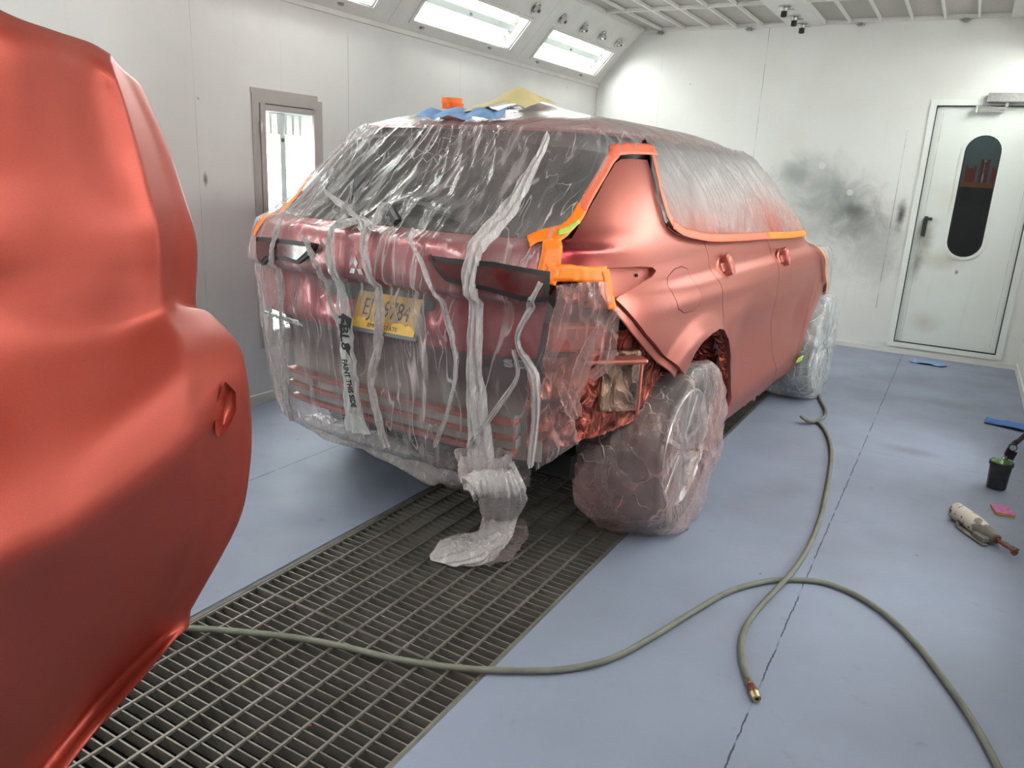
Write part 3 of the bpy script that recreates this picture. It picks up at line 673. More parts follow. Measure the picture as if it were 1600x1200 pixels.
def patch(name, poly, mat, parent, off=0.0, step=.02, rim=.015, smooth=1, disp=None, holes=(), det=True, surf=None, uvtexture=False):
    """a panel cut out of the body surface: poly is its outline in (U, z)"""
    surf = surf or P
    loops = [resample(poly, step, smooth)] + [resample(h, step, smooth) for h in holes]
    pts = []; edges = []
    for lp in loops:
        n0 = len(pts); pts += [Vector(q) for q in lp]; edges += [(n0 + i, n0 + (i + 1) % len(lp)) for i in range(len(lp))]
    us = [q[0] for q in loops[0]]; zs = [q[1] for q in loops[0]]
    nb = len(pts); u = min(us) + step * .5; row = 0
    allb = [q for lp in loops for q in lp]
    cell = {}
    for q in allb: cell.setdefault((int(q[0] // step), int(q[1] // step)), []).append(q)
    def near(q):
        i, j = int(q[0] // step), int(q[1] // step)
        for a in (-1, 0, 1):
            for b in (-1, 0, 1):
                for r in cell.get((i + a, j + b), ()):
                    if (r[0] - q[0]) ** 2 + (r[1] - q[1]) ** 2 < (step * .55) ** 2: return True
        return False
    while u < max(us):
        z = min(zs) + (step * .5 if row % 2 else 0)
        while z < max(zs):
            q = (u, z)
            if inpoly(q, loops[0]) and not any(inpoly(q, h) for h in loops[1:]) and not near(q): pts.append(Vector(q))
            z += step
        u += step * .87; row += 1
    vs, es, fs, *_ = delaunay_2d_cdt(pts, edges, [], 1, 1e-7)
    F = []
    for f in fs:
        cx = sum(vs[i][0] for i in f) / len(f); cy = sum(vs[i][1] for i in f) / len(f)
        if inpoly((cx, cy), loops[0]) and not any(inpoly((cx, cy), h) for h in loops[1:]): F.append(tuple(f))
    V = []
    for v in vs:
        o = off + (disp(v[0], v[1]) if disp else 0); V.append(surf(v[0], v[1], o, det))
    # orient outward
    if F:
        f = F[len(F) // 2]; nn = (V[f[1]] - V[f[0]]).cross(V[f[2]] - V[f[0]]); c_ = (V[f[0]]); outw = surf(vs[f[0]][0], vs[f[0]][1], off + .05, det) - surf(vs[f[0]][0], vs[f[0]][1], off, det)
        if nn.dot(outw) < 0: F = [tuple(reversed(x)) for x in F]
    if rim:
        used = {}
        for f in F:
            for i in range(len(f)): used[(f[i], f[(i + 1) % len(f)])] = 1
        bd = [(a, b) for (a, b) in used if (b, a) not in used]; mp_ = {}
        def inner(i):
            if i not in mp_:
                o = off - rim + (disp(vs[i][0], vs[i][1]) if disp else 0)
                V.append(V[i].copy()); V.append(surf(vs[i][0], vs[i][1], o, det)); mp_[i] = len(V) - 2
            return mp_[i]
        for a, b in bd:
            ia, ib = inner(a), inner(b); F.append((ib, ia, ia + 1, ib + 1))
    return mesh(name, V, F, mat, parent, True)
def shrink(poly, d):
    """inset a closed outline by d"""
    A = sum(poly[i][0] * poly[(i + 1) % len(poly)][1] - poly[(i + 1) % len(poly)][0] * poly[i][1] for i in range(len(poly)))
    s = 1 if A > 0 else -1; out = []; n = len(poly)
    for i in range(n):
        a, b, c_ = poly[i - 1], poly[i], poly[(i + 1) % n]
        t = Vector((c_[0] - a[0], c_[1] - a[1])); t = t.normalized() if t.length > 0 else t
        out.append((b[0] - s * t[1] * d, b[1] + s * t[0] * d))
    return out
def strip(name, uz, width, mat, parent, off=.006, thick=.0015, cross=6, disp=None, surf=None, wfun=None, world=False):
    """a band laid along a path on the body"""
    surf = surf or P
    pts = [Vector((a, b, 0)) for a, b in uz]; pts = catmull(pts, 6) if len(pts) > 2 else catmull([pts[0], (pts[0] + pts[1]) / 2, pts[1]], 6)
    V = []; F = []; n = cross
    for i, q in enumerate(pts):
        d = (pts[min(i + 1, len(pts) - 1)] - pts[max(i - 1, 0)]); d.normalize(); s = Vector((-d.y, d.x, 0)); t_ = i / (len(pts) - 1)
        ww = wfun(t_) if wfun else width
        for k in range(n + 1):
            a = (k / n - .5) * ww; r = q + s * a; dd = disp(t_, k / n) if disp else 0
            V.append(surf(r.x, min(r.y, 1.66), off + dd))
    m = n + 1
    for i in range(len(pts) - 1):
        for k in range(n): F.append((i * m + k, i * m + k + 1, (i + 1) * m + k + 1, (i + 1) * m + k))
    o = mesh(name, V, F, mat, parent, True)
    if thick: sf = o.modifiers.new('thickness', 'SOLIDIFY'); sf.thickness = thick; sf.offset = 0
    return o
ns = lambda a, b, c_=0.0: noise.noise(Vector((a, b, c_)))

# ---------- outlines read off the photograph, each landed on the body surface
archR = H([(1060, 584), (1066, 572), (1076, 550), (1088, 533), (1104, 519), (1118, 513), (1130, 515)])
cut1 = H([(1130, 515), (1131, 495), (1127, 465), (1118, 430), (1108, 400), (1099, 377)])
belt1 = H([(1099, 377), (1082, 372), (1062, 366), (1048, 359), (1040, 350)])
dpil = H([(1040, 350), (1032, 320), (1024, 290), (1016, 262), (1011, 249)])
dtop = H([(1011, 249), (985, 247), (970, 248), (961, 254)])
drear = H([(961, 254), (945, 280), (925, 317), (905, 350), (893, 372), (876, 376), (870, 392), (869, 417)])
qbot = H([(869, 417), (900, 419), (950, 419), (1000, 417), (1020, 418), (1026, 423), (1020, 431), (995, 446), (966, 463), (962, 468)])
qcut = H([(962, 468), (985, 492), (1010, 523), (1035, 553), (1060, 584)])
quarter = archR + cut1[1:] + belt1[1:] + dpil[1:] + dtop[1:] + drear[1:] + qbot[1:] + qcut[1:-1]
fuel = H([(1056, 420), (1067, 416), (1078, 420), (1081, 432), (1088, 446), (1093, 462), (1090, 476), (1080, 486), (1068, 489), (1058, 482), (1052, 465), (1044, 447), (1046, 432)])
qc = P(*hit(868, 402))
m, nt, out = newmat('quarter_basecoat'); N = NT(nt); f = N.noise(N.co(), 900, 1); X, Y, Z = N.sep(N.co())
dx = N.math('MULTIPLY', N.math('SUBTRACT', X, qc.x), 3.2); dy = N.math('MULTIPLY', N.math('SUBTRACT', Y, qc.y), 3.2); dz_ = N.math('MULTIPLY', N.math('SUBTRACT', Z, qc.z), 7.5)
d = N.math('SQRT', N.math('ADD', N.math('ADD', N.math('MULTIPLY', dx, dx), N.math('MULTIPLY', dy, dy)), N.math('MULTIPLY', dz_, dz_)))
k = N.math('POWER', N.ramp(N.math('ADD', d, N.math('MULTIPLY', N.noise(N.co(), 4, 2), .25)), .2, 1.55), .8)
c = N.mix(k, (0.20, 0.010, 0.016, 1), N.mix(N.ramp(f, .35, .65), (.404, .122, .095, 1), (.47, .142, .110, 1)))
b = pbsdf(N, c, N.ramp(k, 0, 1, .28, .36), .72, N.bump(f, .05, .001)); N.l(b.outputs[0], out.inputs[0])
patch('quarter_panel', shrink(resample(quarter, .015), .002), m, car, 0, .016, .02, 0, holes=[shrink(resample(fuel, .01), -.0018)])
fd = patch('fuel_door', shrink(resample(fuel, .01), .0008), MT['salmon'], car, .0005, .012, .012, 0)
cut2 = H([(1196, 371), (1208, 392), (1214, 420), (1216, 460), (1213, 510), (1208, 560), (1206, 596)])
sill1 = H([(1127, 652), (1150, 638), (1180, 616), (1206, 596)])
archF = H([(1130, 515), (1138, 530), (1144, 556), (1144, 590), (1139, 622), (1127, 652)])
d2top = H([(1099, 377), (1130, 376), (1160, 374), (1196, 371)])
reardoor = [*d2top, *cut2[1:], *reversed(sill1[:-1]), *reversed(archF[:-1]), *cut1[1:-1]]
patch('rear_door', shrink(resample(reardoor, .015), .002), MT['salmon'], car, 0, .018, .02, 0)
front_edge = H([(1256, 366), (1262, 376), (1275, 392), (1284, 412), (1285, 440), (1281, 480), (1271, 520), (1252, 560)])
frontdoor = H([(1196, 371), (1225, 370), (1256, 366)]) + front_edge[1:] + H([(1252, 560), (1230, 578), (1206, 596)])[1:] + list(reversed(cut2[1:-1]))
patch('front_door', shrink(resample(frontdoor, .015), .002), MT['salmon'], car, 0, .02, .02, 0)
sillp = [(a, b - .004) for a, b in sill1 + H([(1206, 596), (1230, 578), (1252, 560)])[1:]]
patch('sill_panel', sillp + [(a, max(b - .10, .2)) for a, b in reversed(sillp)], MT['salmon'], car, -.01, .03, .02, 0)
# front wing (under film)
fe = front_edge; ub = [q[0] for q in fe]
wing = list(fe) + [(fe[-1][0], .3)] + [(2.15, .30)] + [(2.15 + .5 * math.cos(PI - PI * k / 12) * 1.0 + .5, .38 + .45 * math.sin(PI * k / 12)) for k in range(0, 13)] + [(3.2, .38), (3.3, .9), (3.1, 1.02), (2.7, 1.08), (2.3, 1.12)]
patch('front_wing', wing, MT['red'], car, -.004, .03, .02, 0)

# inner shell that carries everything (dark, 3 cm in) with wheel openings
V = []; F = []; zs = [.20 + .04 * k for k in range(36)] + [1.64]; Us = [2.9 - .05 * k for k in range(int((2.9 * 2 + KU * PI) / .05) + 1)]
for z in zs:
    for U in Us:
        q = base(U, z); V.append(Vector((q.x * (1 - .065 / max(abs(q.x), .3)) if z < 1.6 else q.x * .96, q.y + (.03 if q.y < -.3 else 0) + (.09 if (q.y < -.4 and z < .86) else 0), z)))
nU = len(Us)
for i in range(len(zs) - 1):
    for k in range(nU - 1):
        ids = (i * nU + k, i * nU + k + 1, (i + 1) * nU + k + 1, (i + 1) * nU + k); c_ = sum((V[j] for j in ids), Vector()) / 4
        if any(math.hypot(c_.y - wy, c_.z - .37) < .60 and c_.z < .93 for wy in (0, 2.706)): continue
        if c_.x > 0 and c_.y < -.05 and .3 < c_.z < 1.1 and c_.y > -.8 and c_.z < .95: continue
        if c_.z < .44 and (c_.y < -.3): continue
        F.append(ids)
mesh('inner_shell', V, F, MT['dark'], car)
# wheel wells, underbody
ub_ = MB(); ub_.box((-.62, -.5, .30), (.62, 3.3, .40)); ub_.box((-.55, -.5, .40), (.55, 3.1, .8)); ub_.build('underbody', MT['gap'], car)
# windows
sw = H([(1016, 228), (1050, 230), (1100, 234), (1150, 240)]) + [(1.40, 1.62), (1.62, 1.55), (1.80, 1.48), (2.0, 1.36), (2.18, 1.25)] + H([(1225, 360), (1160, 363), (1100, 364), (1062, 358), (1043, 346), (1032, 305), (1022, 262)])
patch('side_window', sw, simple('side_glass', (0.30, 0.30, 0.30, 1), 0.15, 0, 0.1, 3), car, -.012, .03, .008, 0)
# belt moulding beneath the glass
strip('belt_moulding', H([(1042, 352), (1062, 364), (1100, 371), (1150, 369), (1196, 366), (1256, 360)]), .022, MT['salmon'], car, .004, .004)
for (wy) in (0,):
    pass
# tailgate
gateR = H([(939, 238), (925, 262), (905, 300), (885, 340), (866, 368), (858, 400), (856, 440), (853, 487), (846, 520), (838, 560), (828, 592)])
cxU = -KU * PI / 2
def mir(q): return (2 * cxU - q[0], q[1])
gate = [(q[0], min(q[1], 1.625)) for q in gateR]; zlow = .885
gate = [g for g in gate if g[1] > zlow] + [(gate[-1][0], zlow)]
gl_r = [g for g in gate if g[1] > 1.285]; bd_r = [g for g in gate if g[1] <= 1.285]
glass_poly = [(cxU, 1.625)] + gl_r + [(gl_r[-1][0] - .005, 1.283), (cxU, 1.283)] + [mir((gl_r[-1][0] - .005, 1.283))] + [mir(q) for q in reversed(gl_r)]
patch('rear_window', glass_poly, MT['cglass'], car, .0, .03, .01, 0)
body_poly = [(bd_r[0][0], 1.279)] + bd_r + [(cxU, zlow - .02)] + [mir(q) for q in reversed([(bd_r[0][0], 1.279)] + bd_r)]
patch('tailgate', body_poly, MT['red'], car, .0, .018, .02, 0)
WPL = H([(610, 334), (640, 325), (675, 332), (712, 345)])
# spoiler lip above the glass
0 and strip('roof_spoiler', [(cxU + .62 - .1 * k, 1.63) for k in range(0, 13)], .03, MT['red'], car, .012, .012)
0 and strip('brake_light', [(cxU + .16, 1.605), (cxU, 1.607), (cxU - .16, 1.605)], .02, MT['lamp'], car, .006, .006)
# left hand quarter (under film) as a mirror of the right
patch('quarter_panel', [mir(q) for q in [(0.3, .95), (0.3, 1.27), (.3, 1.55), (0, 1.6)] + [(q[0], min(q[1], 1.6)) for q in gateR if q[1] > .9] + [(gateR[-1][0], .9)]], MT['red'], car, 0, .04, .02, 0)
# tail lamps
def lampset(px, nm):
    pl = H(px); r = patch(nm, pl, MT['black'], car, .028, .015, .02, 0)
    patch('lens', shrink(resample(pl, .01), .014), MT['lamp'], r, .032, .012, .008, 0)
lampset([(684, 402), (720, 407), (780, 413), (856, 428), (856, 452), (852, 470), (820, 466), (775, 452), (740, 443), (712, 436), (697, 420)], 'tail_light')
lampset([(424, 374), (445, 375), (480, 379), (512, 383), (509, 392), (485, 410), (470, 405), (440, 404), (432, 412), (425, 404)], 'tail_light')
# lower tail light block on the body side, painted pink through the film
# plate, emblem, badges
def frame_at(px, py, off=.0, surf=None):
    P_ = surf or P; U, z = hit(px, py); p = P_(U, z, off); du = P_(U + .02, z, off) - P_(U - .02, z, off); dz_ = P_(U, z + .02, off) - P_(U, z - .02, off)
    x = du.normalized(); n = x.cross(dz_).normalized()
    if n.y > 0 and abs(n.y) > abs(n.x): n = -n
    y = n.cross(x)
    if y.z < 0: y = -y; 
    x = y.cross(n)
    return Matrix(((x.x, y.x, n.x, p.x), (x.y, y.y, n.y, p.y), (x.z, y.z, n.z, p.z), (0, 0, 0, 1)))
pf = frame_at(603, 490, .012)
lp = MB(); lp.box((-.165, -.085, -.004), (.165, .085, .004), pf).build('plate_frame', simple('plate_frame_grey', rgb(96, 104, 108), .5), car, bevel=.006)
plate_o = MB().box((-.150, -.070, .004), (.150, .070, .0065), pf).build('license_plate', simple('yellow_plate', rgb(226, 176, 62), .45), car)
MT['ink'] = simple('dark_ink', (0.03, 0.035, 0.06, 1), .5); MT['blackink'] = simple('black_ink', (0.004, 0.004, 0.004, 1), .6)
text_mesh('plate_lettering', 'EJY·9784', .092, MT['ink'], pf @ Matrix.Translation((0, .008, .0068)), plate_o, .68)
text_mesh('plate_lettering', 'EMPIRE STATE', .024, MT['ink'], pf @ Matrix.Translation((0, -.056, .0068)), plate_o, .95)
ef = frame_at(579, 416, .034)
em = MB()
for k in range(3):
    a = PI / 2 + k * 2 * PI / 3; d = Vector((math.cos(a), math.sin(a), 0)); s_ = Vector((-d.y, d.x, 0)); q = [d * .004, d * .02 + s_ * .011, d * .038, d * .02 - s_ * .011]
    em.add([ef @ (v + Vector((0, 0, z))) for z in (0, .006) for v in q], [(0, 1, 2, 3), (7, 6, 5, 4), (0, 4, 5, 1), (1, 5, 6, 2), (2, 6, 7, 3), (3, 7, 4, 0)])
em.build('emblem', MT['chrome'], car)
MT['silver'] = simple('silver_badge', (.8, .8, .8, 1), .35, .2)
text_mesh('badge', 'OUTLANDER', .036, MT['silver'], frame_at(446, 496, .024), car, 1.25, .003, .001)
# wiper under the sheeting
wf = [P(*hit(x, y), .022) for x, y in ((612, 330), (640, 324), (675, 331), (712, 344))]
for q_ in wf: pass
MB().tube(catmull(wf, 5), .013, 8).build('wiper_arm', MT['black'], car, True)
MB().tube([P(*hit(x, y), .02) for x, y in ((612, 332), (618, 344), (626, 356))], .018, 8).build('wiper_pivot', MT['black'], car, True)
# roof: closes the top
ring = [base(U, 1.64) for U in [2.6 - .06 * k for k in range(int((5.2 + KU * PI) / .06) + 1)]]
cen = Vector((0, .5, 0)); V = []; F = []; n = len(ring); S = [1, .985, .96, .92, .87, .8, .7, .58, .44, .3, .15, .0]
def roofz(x, y, s): return 1.64 + .080 * (1 - s ** 5) + .022 * (1 - s) * gauss(y - .4, .9) - .035 * sstep(.8, 1.9, y)
for s in S:
    for q in ring:
        p = Vector((q.x * s, .5 + (q.y - .5) * s, 0)); V.append(Vector((p.x, p.y, roofz(p.x, p.y, s) - (.03 * 0))))
for i in range(len(S) - 1):
    for k in range(n): F.append((i * n + k, i * n + (k + 1) % n, (i + 1) * n + (k + 1) % n, (i + 1) * n + k))
roof = mesh('roof', V, F, MT['red'], car)
# roof side rail + upper frame between roof and windows
rr = H([(1178, 244), (1150, 236), (1100, 229), (1050, 225), (1012, 224), (985, 226), (950, 229), (941, 236)])
0 and strip('roof_side', [(q[0], 1.625) for q in rr] , .05, MT['red'], car, .0, .003)
patch('windscreen', [(1.55, 1.6), (1.9, 1.5), (2.45, 1.24), (2.9, 1.2), (2.9, 1.6)], MT['cglass'], car, 0, .06, .01, 0)
# bare tail structure: panel, painted crash beam, brackets
def P2(U, z, off=0, det=True):
    p = base(U, z); q = Vector((p.x, p.y + .10 - .03 * sstep(.8, .88, z), z)); n = Vector((p.x * .3, -1, 0)).normalized(); return q + n * off
text_mesh('badge', 'SEL', .05, MT['silver'], frame_at(795, 574, .025, P2), car, 1.5, .003, .001)
beam_px = lambda px, py: hit(px, py)
cU = cxU
m, nt, out = newmat('shaded_tail_panel'); N = NT(nt); Z_ = N.sep(N.co())[2]
c = N.mix(N.ramp(N.math('ADD', Z_, N.math('MULTIPLY', N.noise(N.co(), 5, 3), .06)), .66, .79), rgb(150, 141, 132), (0.06, 0.016, 0.022, 1))  # overspray fade; dark top also puts the shade under the tailgate into colour
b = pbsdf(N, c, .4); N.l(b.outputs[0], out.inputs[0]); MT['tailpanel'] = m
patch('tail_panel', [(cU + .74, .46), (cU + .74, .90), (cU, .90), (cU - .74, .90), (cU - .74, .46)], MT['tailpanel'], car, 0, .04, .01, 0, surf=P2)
for z0, z1, o in ((.618, .636, .075), (.578, .618, .055), (.560, .578, .075), (.52, .560, .05), (.495, .515, .07)):
    m_ = MT['beam'] if z1 - z0 < .04 else MT['prime']
    patch('bumper_beam', [(cU + .66, z0), (cU + .66, z1), (cU, z1), (cU - .66, z1), (cU - .66, z0)], m_, car, o, .03, .05, 0, surf=P2)
bk = MB()
# crinkled, sprayed masking in the corner recess
recess = H([(866, 420), (940, 424), (960, 466), (1000, 520), (1058, 588), (1064, 600), (1030, 650), (985, 680), (930, 700), (890, 715), (835, 735), (832, 640), (842, 560), (852, 480)])
def P3(U, z, off=0, det=True):
    p = base(U, z); n = Vector((.75, -.66, 0)).normalized(); d = .09 * min(1, max(0, (1.2 - z) * 6))
    return p - n * (d + .0) + n * off
def crump(u, z): 
    a = ns(u * 9, z * 9, 1) + .5 * ns(u * 24, z * 20, 2); b = abs(ns(u * 14, z * 5, 3)); return .022 * a - .02 * b
rc = patch('recess_masking_film', recess, crinkle('sprayed_masking', (0.62, 0.17, 0.12, 1), .75, .2, (12, 12, 6), 1.0, (0.10, 0.035, 0.03, 1), .85), None, .0, .012, 0, 0, disp=crump, surf=P3)
rc.matrix_world = CM; tag(rc, 'crinkled red sprayed masking film stuffed in the opened rear corner beside the wheel', 'masking film')
def corner_box(px, py, w_, h_, d_, name, mat, off=.02, tilt=0):
    U, z = hit(px, py); p = P3(U, z, off); n = Vector((.75, -.66, 0)).normalized(); x = Vector((.66, .75, 0)).normalized(); y = Vector((0, 0, 1))
    mm = Matrix(((x.x, y.x, n.x, p.x), (x.y, y.y, n.y, p.y), (x.z, y.z, n.z, p.z), (0, 0, 0, 1))) @ Matrix.Rotation(tilt, 4, 'Z')
    return MB().box((-w_ / 2, -h_ / 2, -d_ / 2), (w_ / 2, h_ / 2, d_ / 2), mm).build(name, mat, car, bevel=.01)
corner_box(903, 530, .20, .09, .10, 'corner_bracket', MT['beam'], .04)
corner_box(978, 602, .15, .23, .035, 'vent_flap', crinkle('dusty_vent', (.34, .20, .14, 1), .5, .28, (10, 10, 5), .8, (.07, .05, .045, 1), .9), .03)
corner_box(968, 568, .24, .02, .07, 'vent_rim', MT['salmon'], .045)
corner_box(1002, 606, .02, .23, .07, 'vent_rim', MT['salmon'], .045)
# exposed bracket by the notch, lip of the quarter panel
patch('lamp_pocket', H([(938, 416), (1018, 414), (1030, 421), (1024, 434), (996, 450), (966, 468), (955, 476), (943, 455)]), MT['salmon'], car, -.022, .01, .0, 0)
strip('panel_flange', H([(958, 470), (978, 492), (1003, 523), (1028, 553), (1053, 583)]), .035, MT['salmon'], car, -.02, .004)
MB().tube([P(*hit(1002, 428), -.028), P(*hit(1002, 428), -.015)], .006, 8).build('rivet_hole', MT['gap'], car)
# wheel arch lip lining
ar = resample(archR[:-1] + archF, .03)[:-1]; ar = [q for q in ar]
na = len(archR[:-1] + archF); path_ = catmull([Vector((q[0], q[1], 0)) for q in archR[:-1] + archF], 5)
V = []; F = []
for k, q in enumerate(path_):
    p0 = P(q.x, q.y, -.012)
    for j, ins in enumerate((0, .03, .07, .14, .24, .36)):
        cdir = Vector((0, -p0.y, .37 - p0.z)).normalized(); V.append(Vector((p0.x - ins, p0.y, p0.z)) + cdir * (-.004 + (0 if j == 0 else .022 * ns(k * .5, j * 1.3, 2) + .006 * j)))
for k in range(len(path_) - 1):
    for j in range(5): F.append((k * 6 + j, k * 6 + j + 1, k * 6 + j + 7, k * 6 + j + 6))
al = mesh('wheel_arch_liner', V, F, crinkle('sprayed_liner', (0.55, 0.12, 0.08, 1), .7, .2, (16, 10, 10), 1.0, (0.08, 0.02, 0.02, 1), .6), car)
sf = al.modifiers.new('t', 'SOLIDIFY'); sf.thickness = .004

# door handle sockets (handles removed) 
def socket(px, py, s=1.0):
    U, z = hit(px, py); p = P(U, z, .0); fr_ = frame_at(px, py, .0)
    n = (P(U, z, .05) - P(U, z, 0)).normalized(); x = Vector((0, 1, 0)); y = n.cross(x).normalized(); y = y if y.z > 0 else -y; x = y.cross(n).normalized()
    mm = Matrix(((x.x, y.x, n.x, p.x), (x.y, y.y, n.y, p.y), (x.z, y.z, n.z, p.z), (0, 0, 0, 1)))
    b = MB()
    b.lathe([(.055 * s, .001), (.05 * s, .01), (.04 * s, .008), (.032 * s, .004), (.0001, .003)], 18, mm @ Matrix.Diagonal((1.5, .75, 1, 1)))
    b.box((-.03, -.045, .0), (.015, .05, .040), mm @ Matrix.Rotation(.25, 4, 'Z')); b.box((.03, -.03, .0), (.075, .03, .026), mm @ Matrix.Rotation(-.1, 4, 'Z')); b.box((-.07, -.028, .0), (-.03, .015, .018), mm)
    b.lathe([(.03, .0), (.03, .03), (.022, .045), (.0001, .05)], 14, mm @ Matrix.Translation((-.005, .0, 0)) @ Matrix.Diagonal((1, 1.5, 1, 1)))
    h = b.build('handle_socket', MT['salmon'], car, True, bevel=.006)
    MB().box((.027, -.02, .001), (.040, .016, .012), mm).build('socket_gap', MT['gap'], h)
    MB().box((-.05, -.03, .003), (-.035, .01, .012), mm).build('socket_gap', MT['gap'], h)
socket(1135, 414, 1.25); socket(1223, 402, 1.2)

# wheels
def wheel(x, y, side):
    t = empty('wheel', (x, y, WR)); t.parent = car; t.rotation_euler = (0, side * PI / 2, 0)
    MB().lathe([(.25, -.20), (.30, -.225), (.345, -.215), (.366, -.18), (.37, -.12), (.37, -.10), (.366, -.04), (.345, -.005), (.30, .0), (.262, -.012), (.25, -.03)], 48).build('tire', MT['tire'], t, True)
    MB().lathe([(.252, -.2), (.245, -.19), (.24, -.05), (.258, -.012), (.262, -.008), (.255, -.004), (.245, -.014)], 48).build('rim', MT['rim'], t, True)
    MB().lathe([(.0001, -.05), (.24, -.055)], 32).build('brake_cover', MT['rimdark'], t, True)
    for k in range(5):
        b = MB(); a = 2 * PI * k / 5 + .3
        rot = Matrix.Rotation(a, 4, 'Z')
        for s_ in (-1, 1):
            q = [(.03, .012 * s_ - .012), (.03, .012 * s_ + .012), (.25, .055 * s_ + .012), (.25, .055 * s_ - .012)]
            b.add([rot @ Vector((u_, v_, z_)) for z_ in (-.045, -.018) for (u_, v_) in q], [(0, 1, 2, 3), (7, 6, 5, 4), (0, 4, 5, 1), (1, 5, 6, 2), (2, 6, 7, 3), (3, 7, 4, 0)])
        b.build('spoke', MT['rim'], t, bevel=.004)
    MB().lathe([(.0001, -.01), (.03, -.012), (.045, -.02), (.045, -.04)], 20).build('hub_cap', MT['rimdark'], t, True)
    return t
wheel(.925, 0, 1); wheel(.925, 2.706, 1); wheel(-.925, 0, -1); wheel(-.925, 2.706, -1)
# ================================================================= PLASTIC SHEETING AND TAPE
F_ = dict(
 rear=film('clear_sheeting', (0.90, 0.83, 0.83, 1), .06, .62, (12, 2.2, 1.7), .6, spray=(.80, .48, .47, 1), sprayamt=.4, edge=.36, rough=.2),
 dense=film('bunched_sheeting', (0.99, 0.93, 0.93, 1), .60, .75, (60, 30, 5), .8, spray=(.85, .55, .53, 1), sprayamt=.25, edge=.5, rough=.2, trans=.12),
 white=film('bunched_white_sheeting', (0.99, 0.97, 0.96, 1), .60, .6, (60, 30, 5), .8, edge=.5, rough=.2, trans=.1),
 side=film('sprayed_window_sheeting', (0.42, 0.38, 0.375, 1), .50, .35, (4, 6, 2.4), .5, spray=(.42, .12, .09, 1), sprayamt=1.2, zspray=(1.20, 1.58), edge=.3, rough=.3, fine=1.0, sheen=.45, rot2=(.7, 0, 0)),
 roof=film('roof_sheeting', (0.70, 0.58, 0.57, 1), .26, .3, (5, 2, 5), .4, spray=(.55, .24, .22, 1), sprayamt=.6, edge=.3, rough=.25),
 bag=film('sprayed_wheel_bag', (0.90, 0.74, 0.72, 1), .12, .38, (5, 13, 3.2), .9, spray=(.80, .26, .22, 1), sprayamt=.5, edge=.42, rough=.18, fine=1.0),
 tail=film('trailing_sheeting', (0.99, 0.91, 0.90, 1), .42, .7, (24, 24, 5), .8, spray=(.9, .6, .58, 1), sprayamt=.2, edge=.5, rough=.2, trans=.12, fine=1.0),
 front=film('white_front_bag', (0.95, 0.96, 0.97, 1), .30, .6, (5, 14, 3.5), .8, edge=.5, rough=.18, fine=1.0),
 corner=film('corner_sheeting', (0.90, 0.70, 0.68, 1), .12, .55, (9, 9, 2.5), .55, spray=(.75, .26, .22, 1), sprayamt=.5, edge=.45, rough=.16, fine=.3))
def wrk(a, b, s=1.0):
    a2 = a + .22 * ns(a * 1.6, b * 2.2, 9) + .25 * (b - 1.2) * ns(a * 1.1, 3, 1)
    r = 1 - abs(ns(a2 * 9 * s, b * 1.1 * s, 4)) * 2.6
    r2 = 1 - abs(ns(a2 * 20 * s, b * 2 * s, 7)) * 2.4
    return max(r, 0) ** 3 * .010 + max(r2, 0) ** 3 * (.004 + .004 * sstep(1.42, 1.6, b))
def FS(U, v, off=0.0, det=True):
    z = max(v, .42); p = P(U, z, off, False)
    q = base(U, z); dd = max(detail(U, z, q), 0) if z > 1.05 else 0
    p = p + Vector((0, -dd, 0))
    if z < .9: p += Vector((p.x * .008, -.01, 0)) * math.sin(min((.9 - z) / .48, 1) * PI)
    if v < .42:
        t = (.42 - v) / .32; p.z = .42 - .125 * math.sin(t * PI / 2) + .01 * ns(U * 5, v * 8, 3); p.y += .55 * t * t + .1 * t; p.x *= 1 - .18 * t
    return p
UL = -KU * PI
def wiperbump(u, z):
    best = 9
    for i in range(len(WPL) - 1):
        a, b = Vector(WPL[i]), Vector(WPL[i + 1]); p = Vector((u, z)); t = max(0, min(1, (p - a).dot(b - a) / (b - a).length_squared)); best = min(best, (p - a - (b - a) * t).length)
    return .030 * math.exp(-(best / .035) ** 2)
rb = [hit(x, y) for x, y in ((1018, 232), (960, 246), (938, 276), (918, 312), (900, 346), (874, 370), (857, 392), (852, 440), (864, 480), (858, 540), (842, 600), (834, 660), (830, 720))]
rb[0] = (rb[0][0], 1.64); 
rear_poly = [(UL, 1.64)] + [(UL + (rb[0][0] - UL) * k / 12, 1.64) for k in range(1, 12)] + rb + [(rb[-1][0], .36), (rb[-1][0] - .25, .30), (cxU + .1, .14), (cxU - .4, .10), (UL, .18)]
rs = patch('masking_sheet', rear_poly, F_['rear'], None, .014, .0125, 0, 0, disp=lambda u, z: wiperbump(u, z) + wrk(u, z) + .004 * ns(u * 30, z * 12, 3) + (.015 * ns(u * 3, z * 3, 5) if z < .9 else .003 * ns(u * 3, z * 3, 5)), surf=FS)
rs.matrix_world = CM; tag(rs, 'large clear crinkled plastic sheet draped over the rear window and tailgate', 'plastic sheet')
def m_px(px, dep=2.9): return px * dep / FOC
def strand(name, pxs, mat, parent, off=.03, cross=16, amp=.014, seed=0):
    uz = [hit(a, b) for a, b, w_ in pxs]; n = len(pxs)
    def wf(t):
        x = t * (n - 1); i = min(int(x), n - 2); return 2 * m_px(pxs[i][2] + (pxs[i + 1][2] - pxs[i][2]) * (x - i)) * (1 + .18 * ns(t * 14, seed))
    def dp(t, k): return amp * (abs(((k * 5 + seed + .6 * ns(t * 6, seed)) % 2) - 1) - .3) + .012 * ns(t * 22 + seed, k * 5) + amp * math.sin(k * PI)
    L = []
    for i in range(n): L.append(uz[i])
    return strip(name, L, .03, mat, parent, off, 0, cross, disp=dp, surf=FS, wfun=wf)
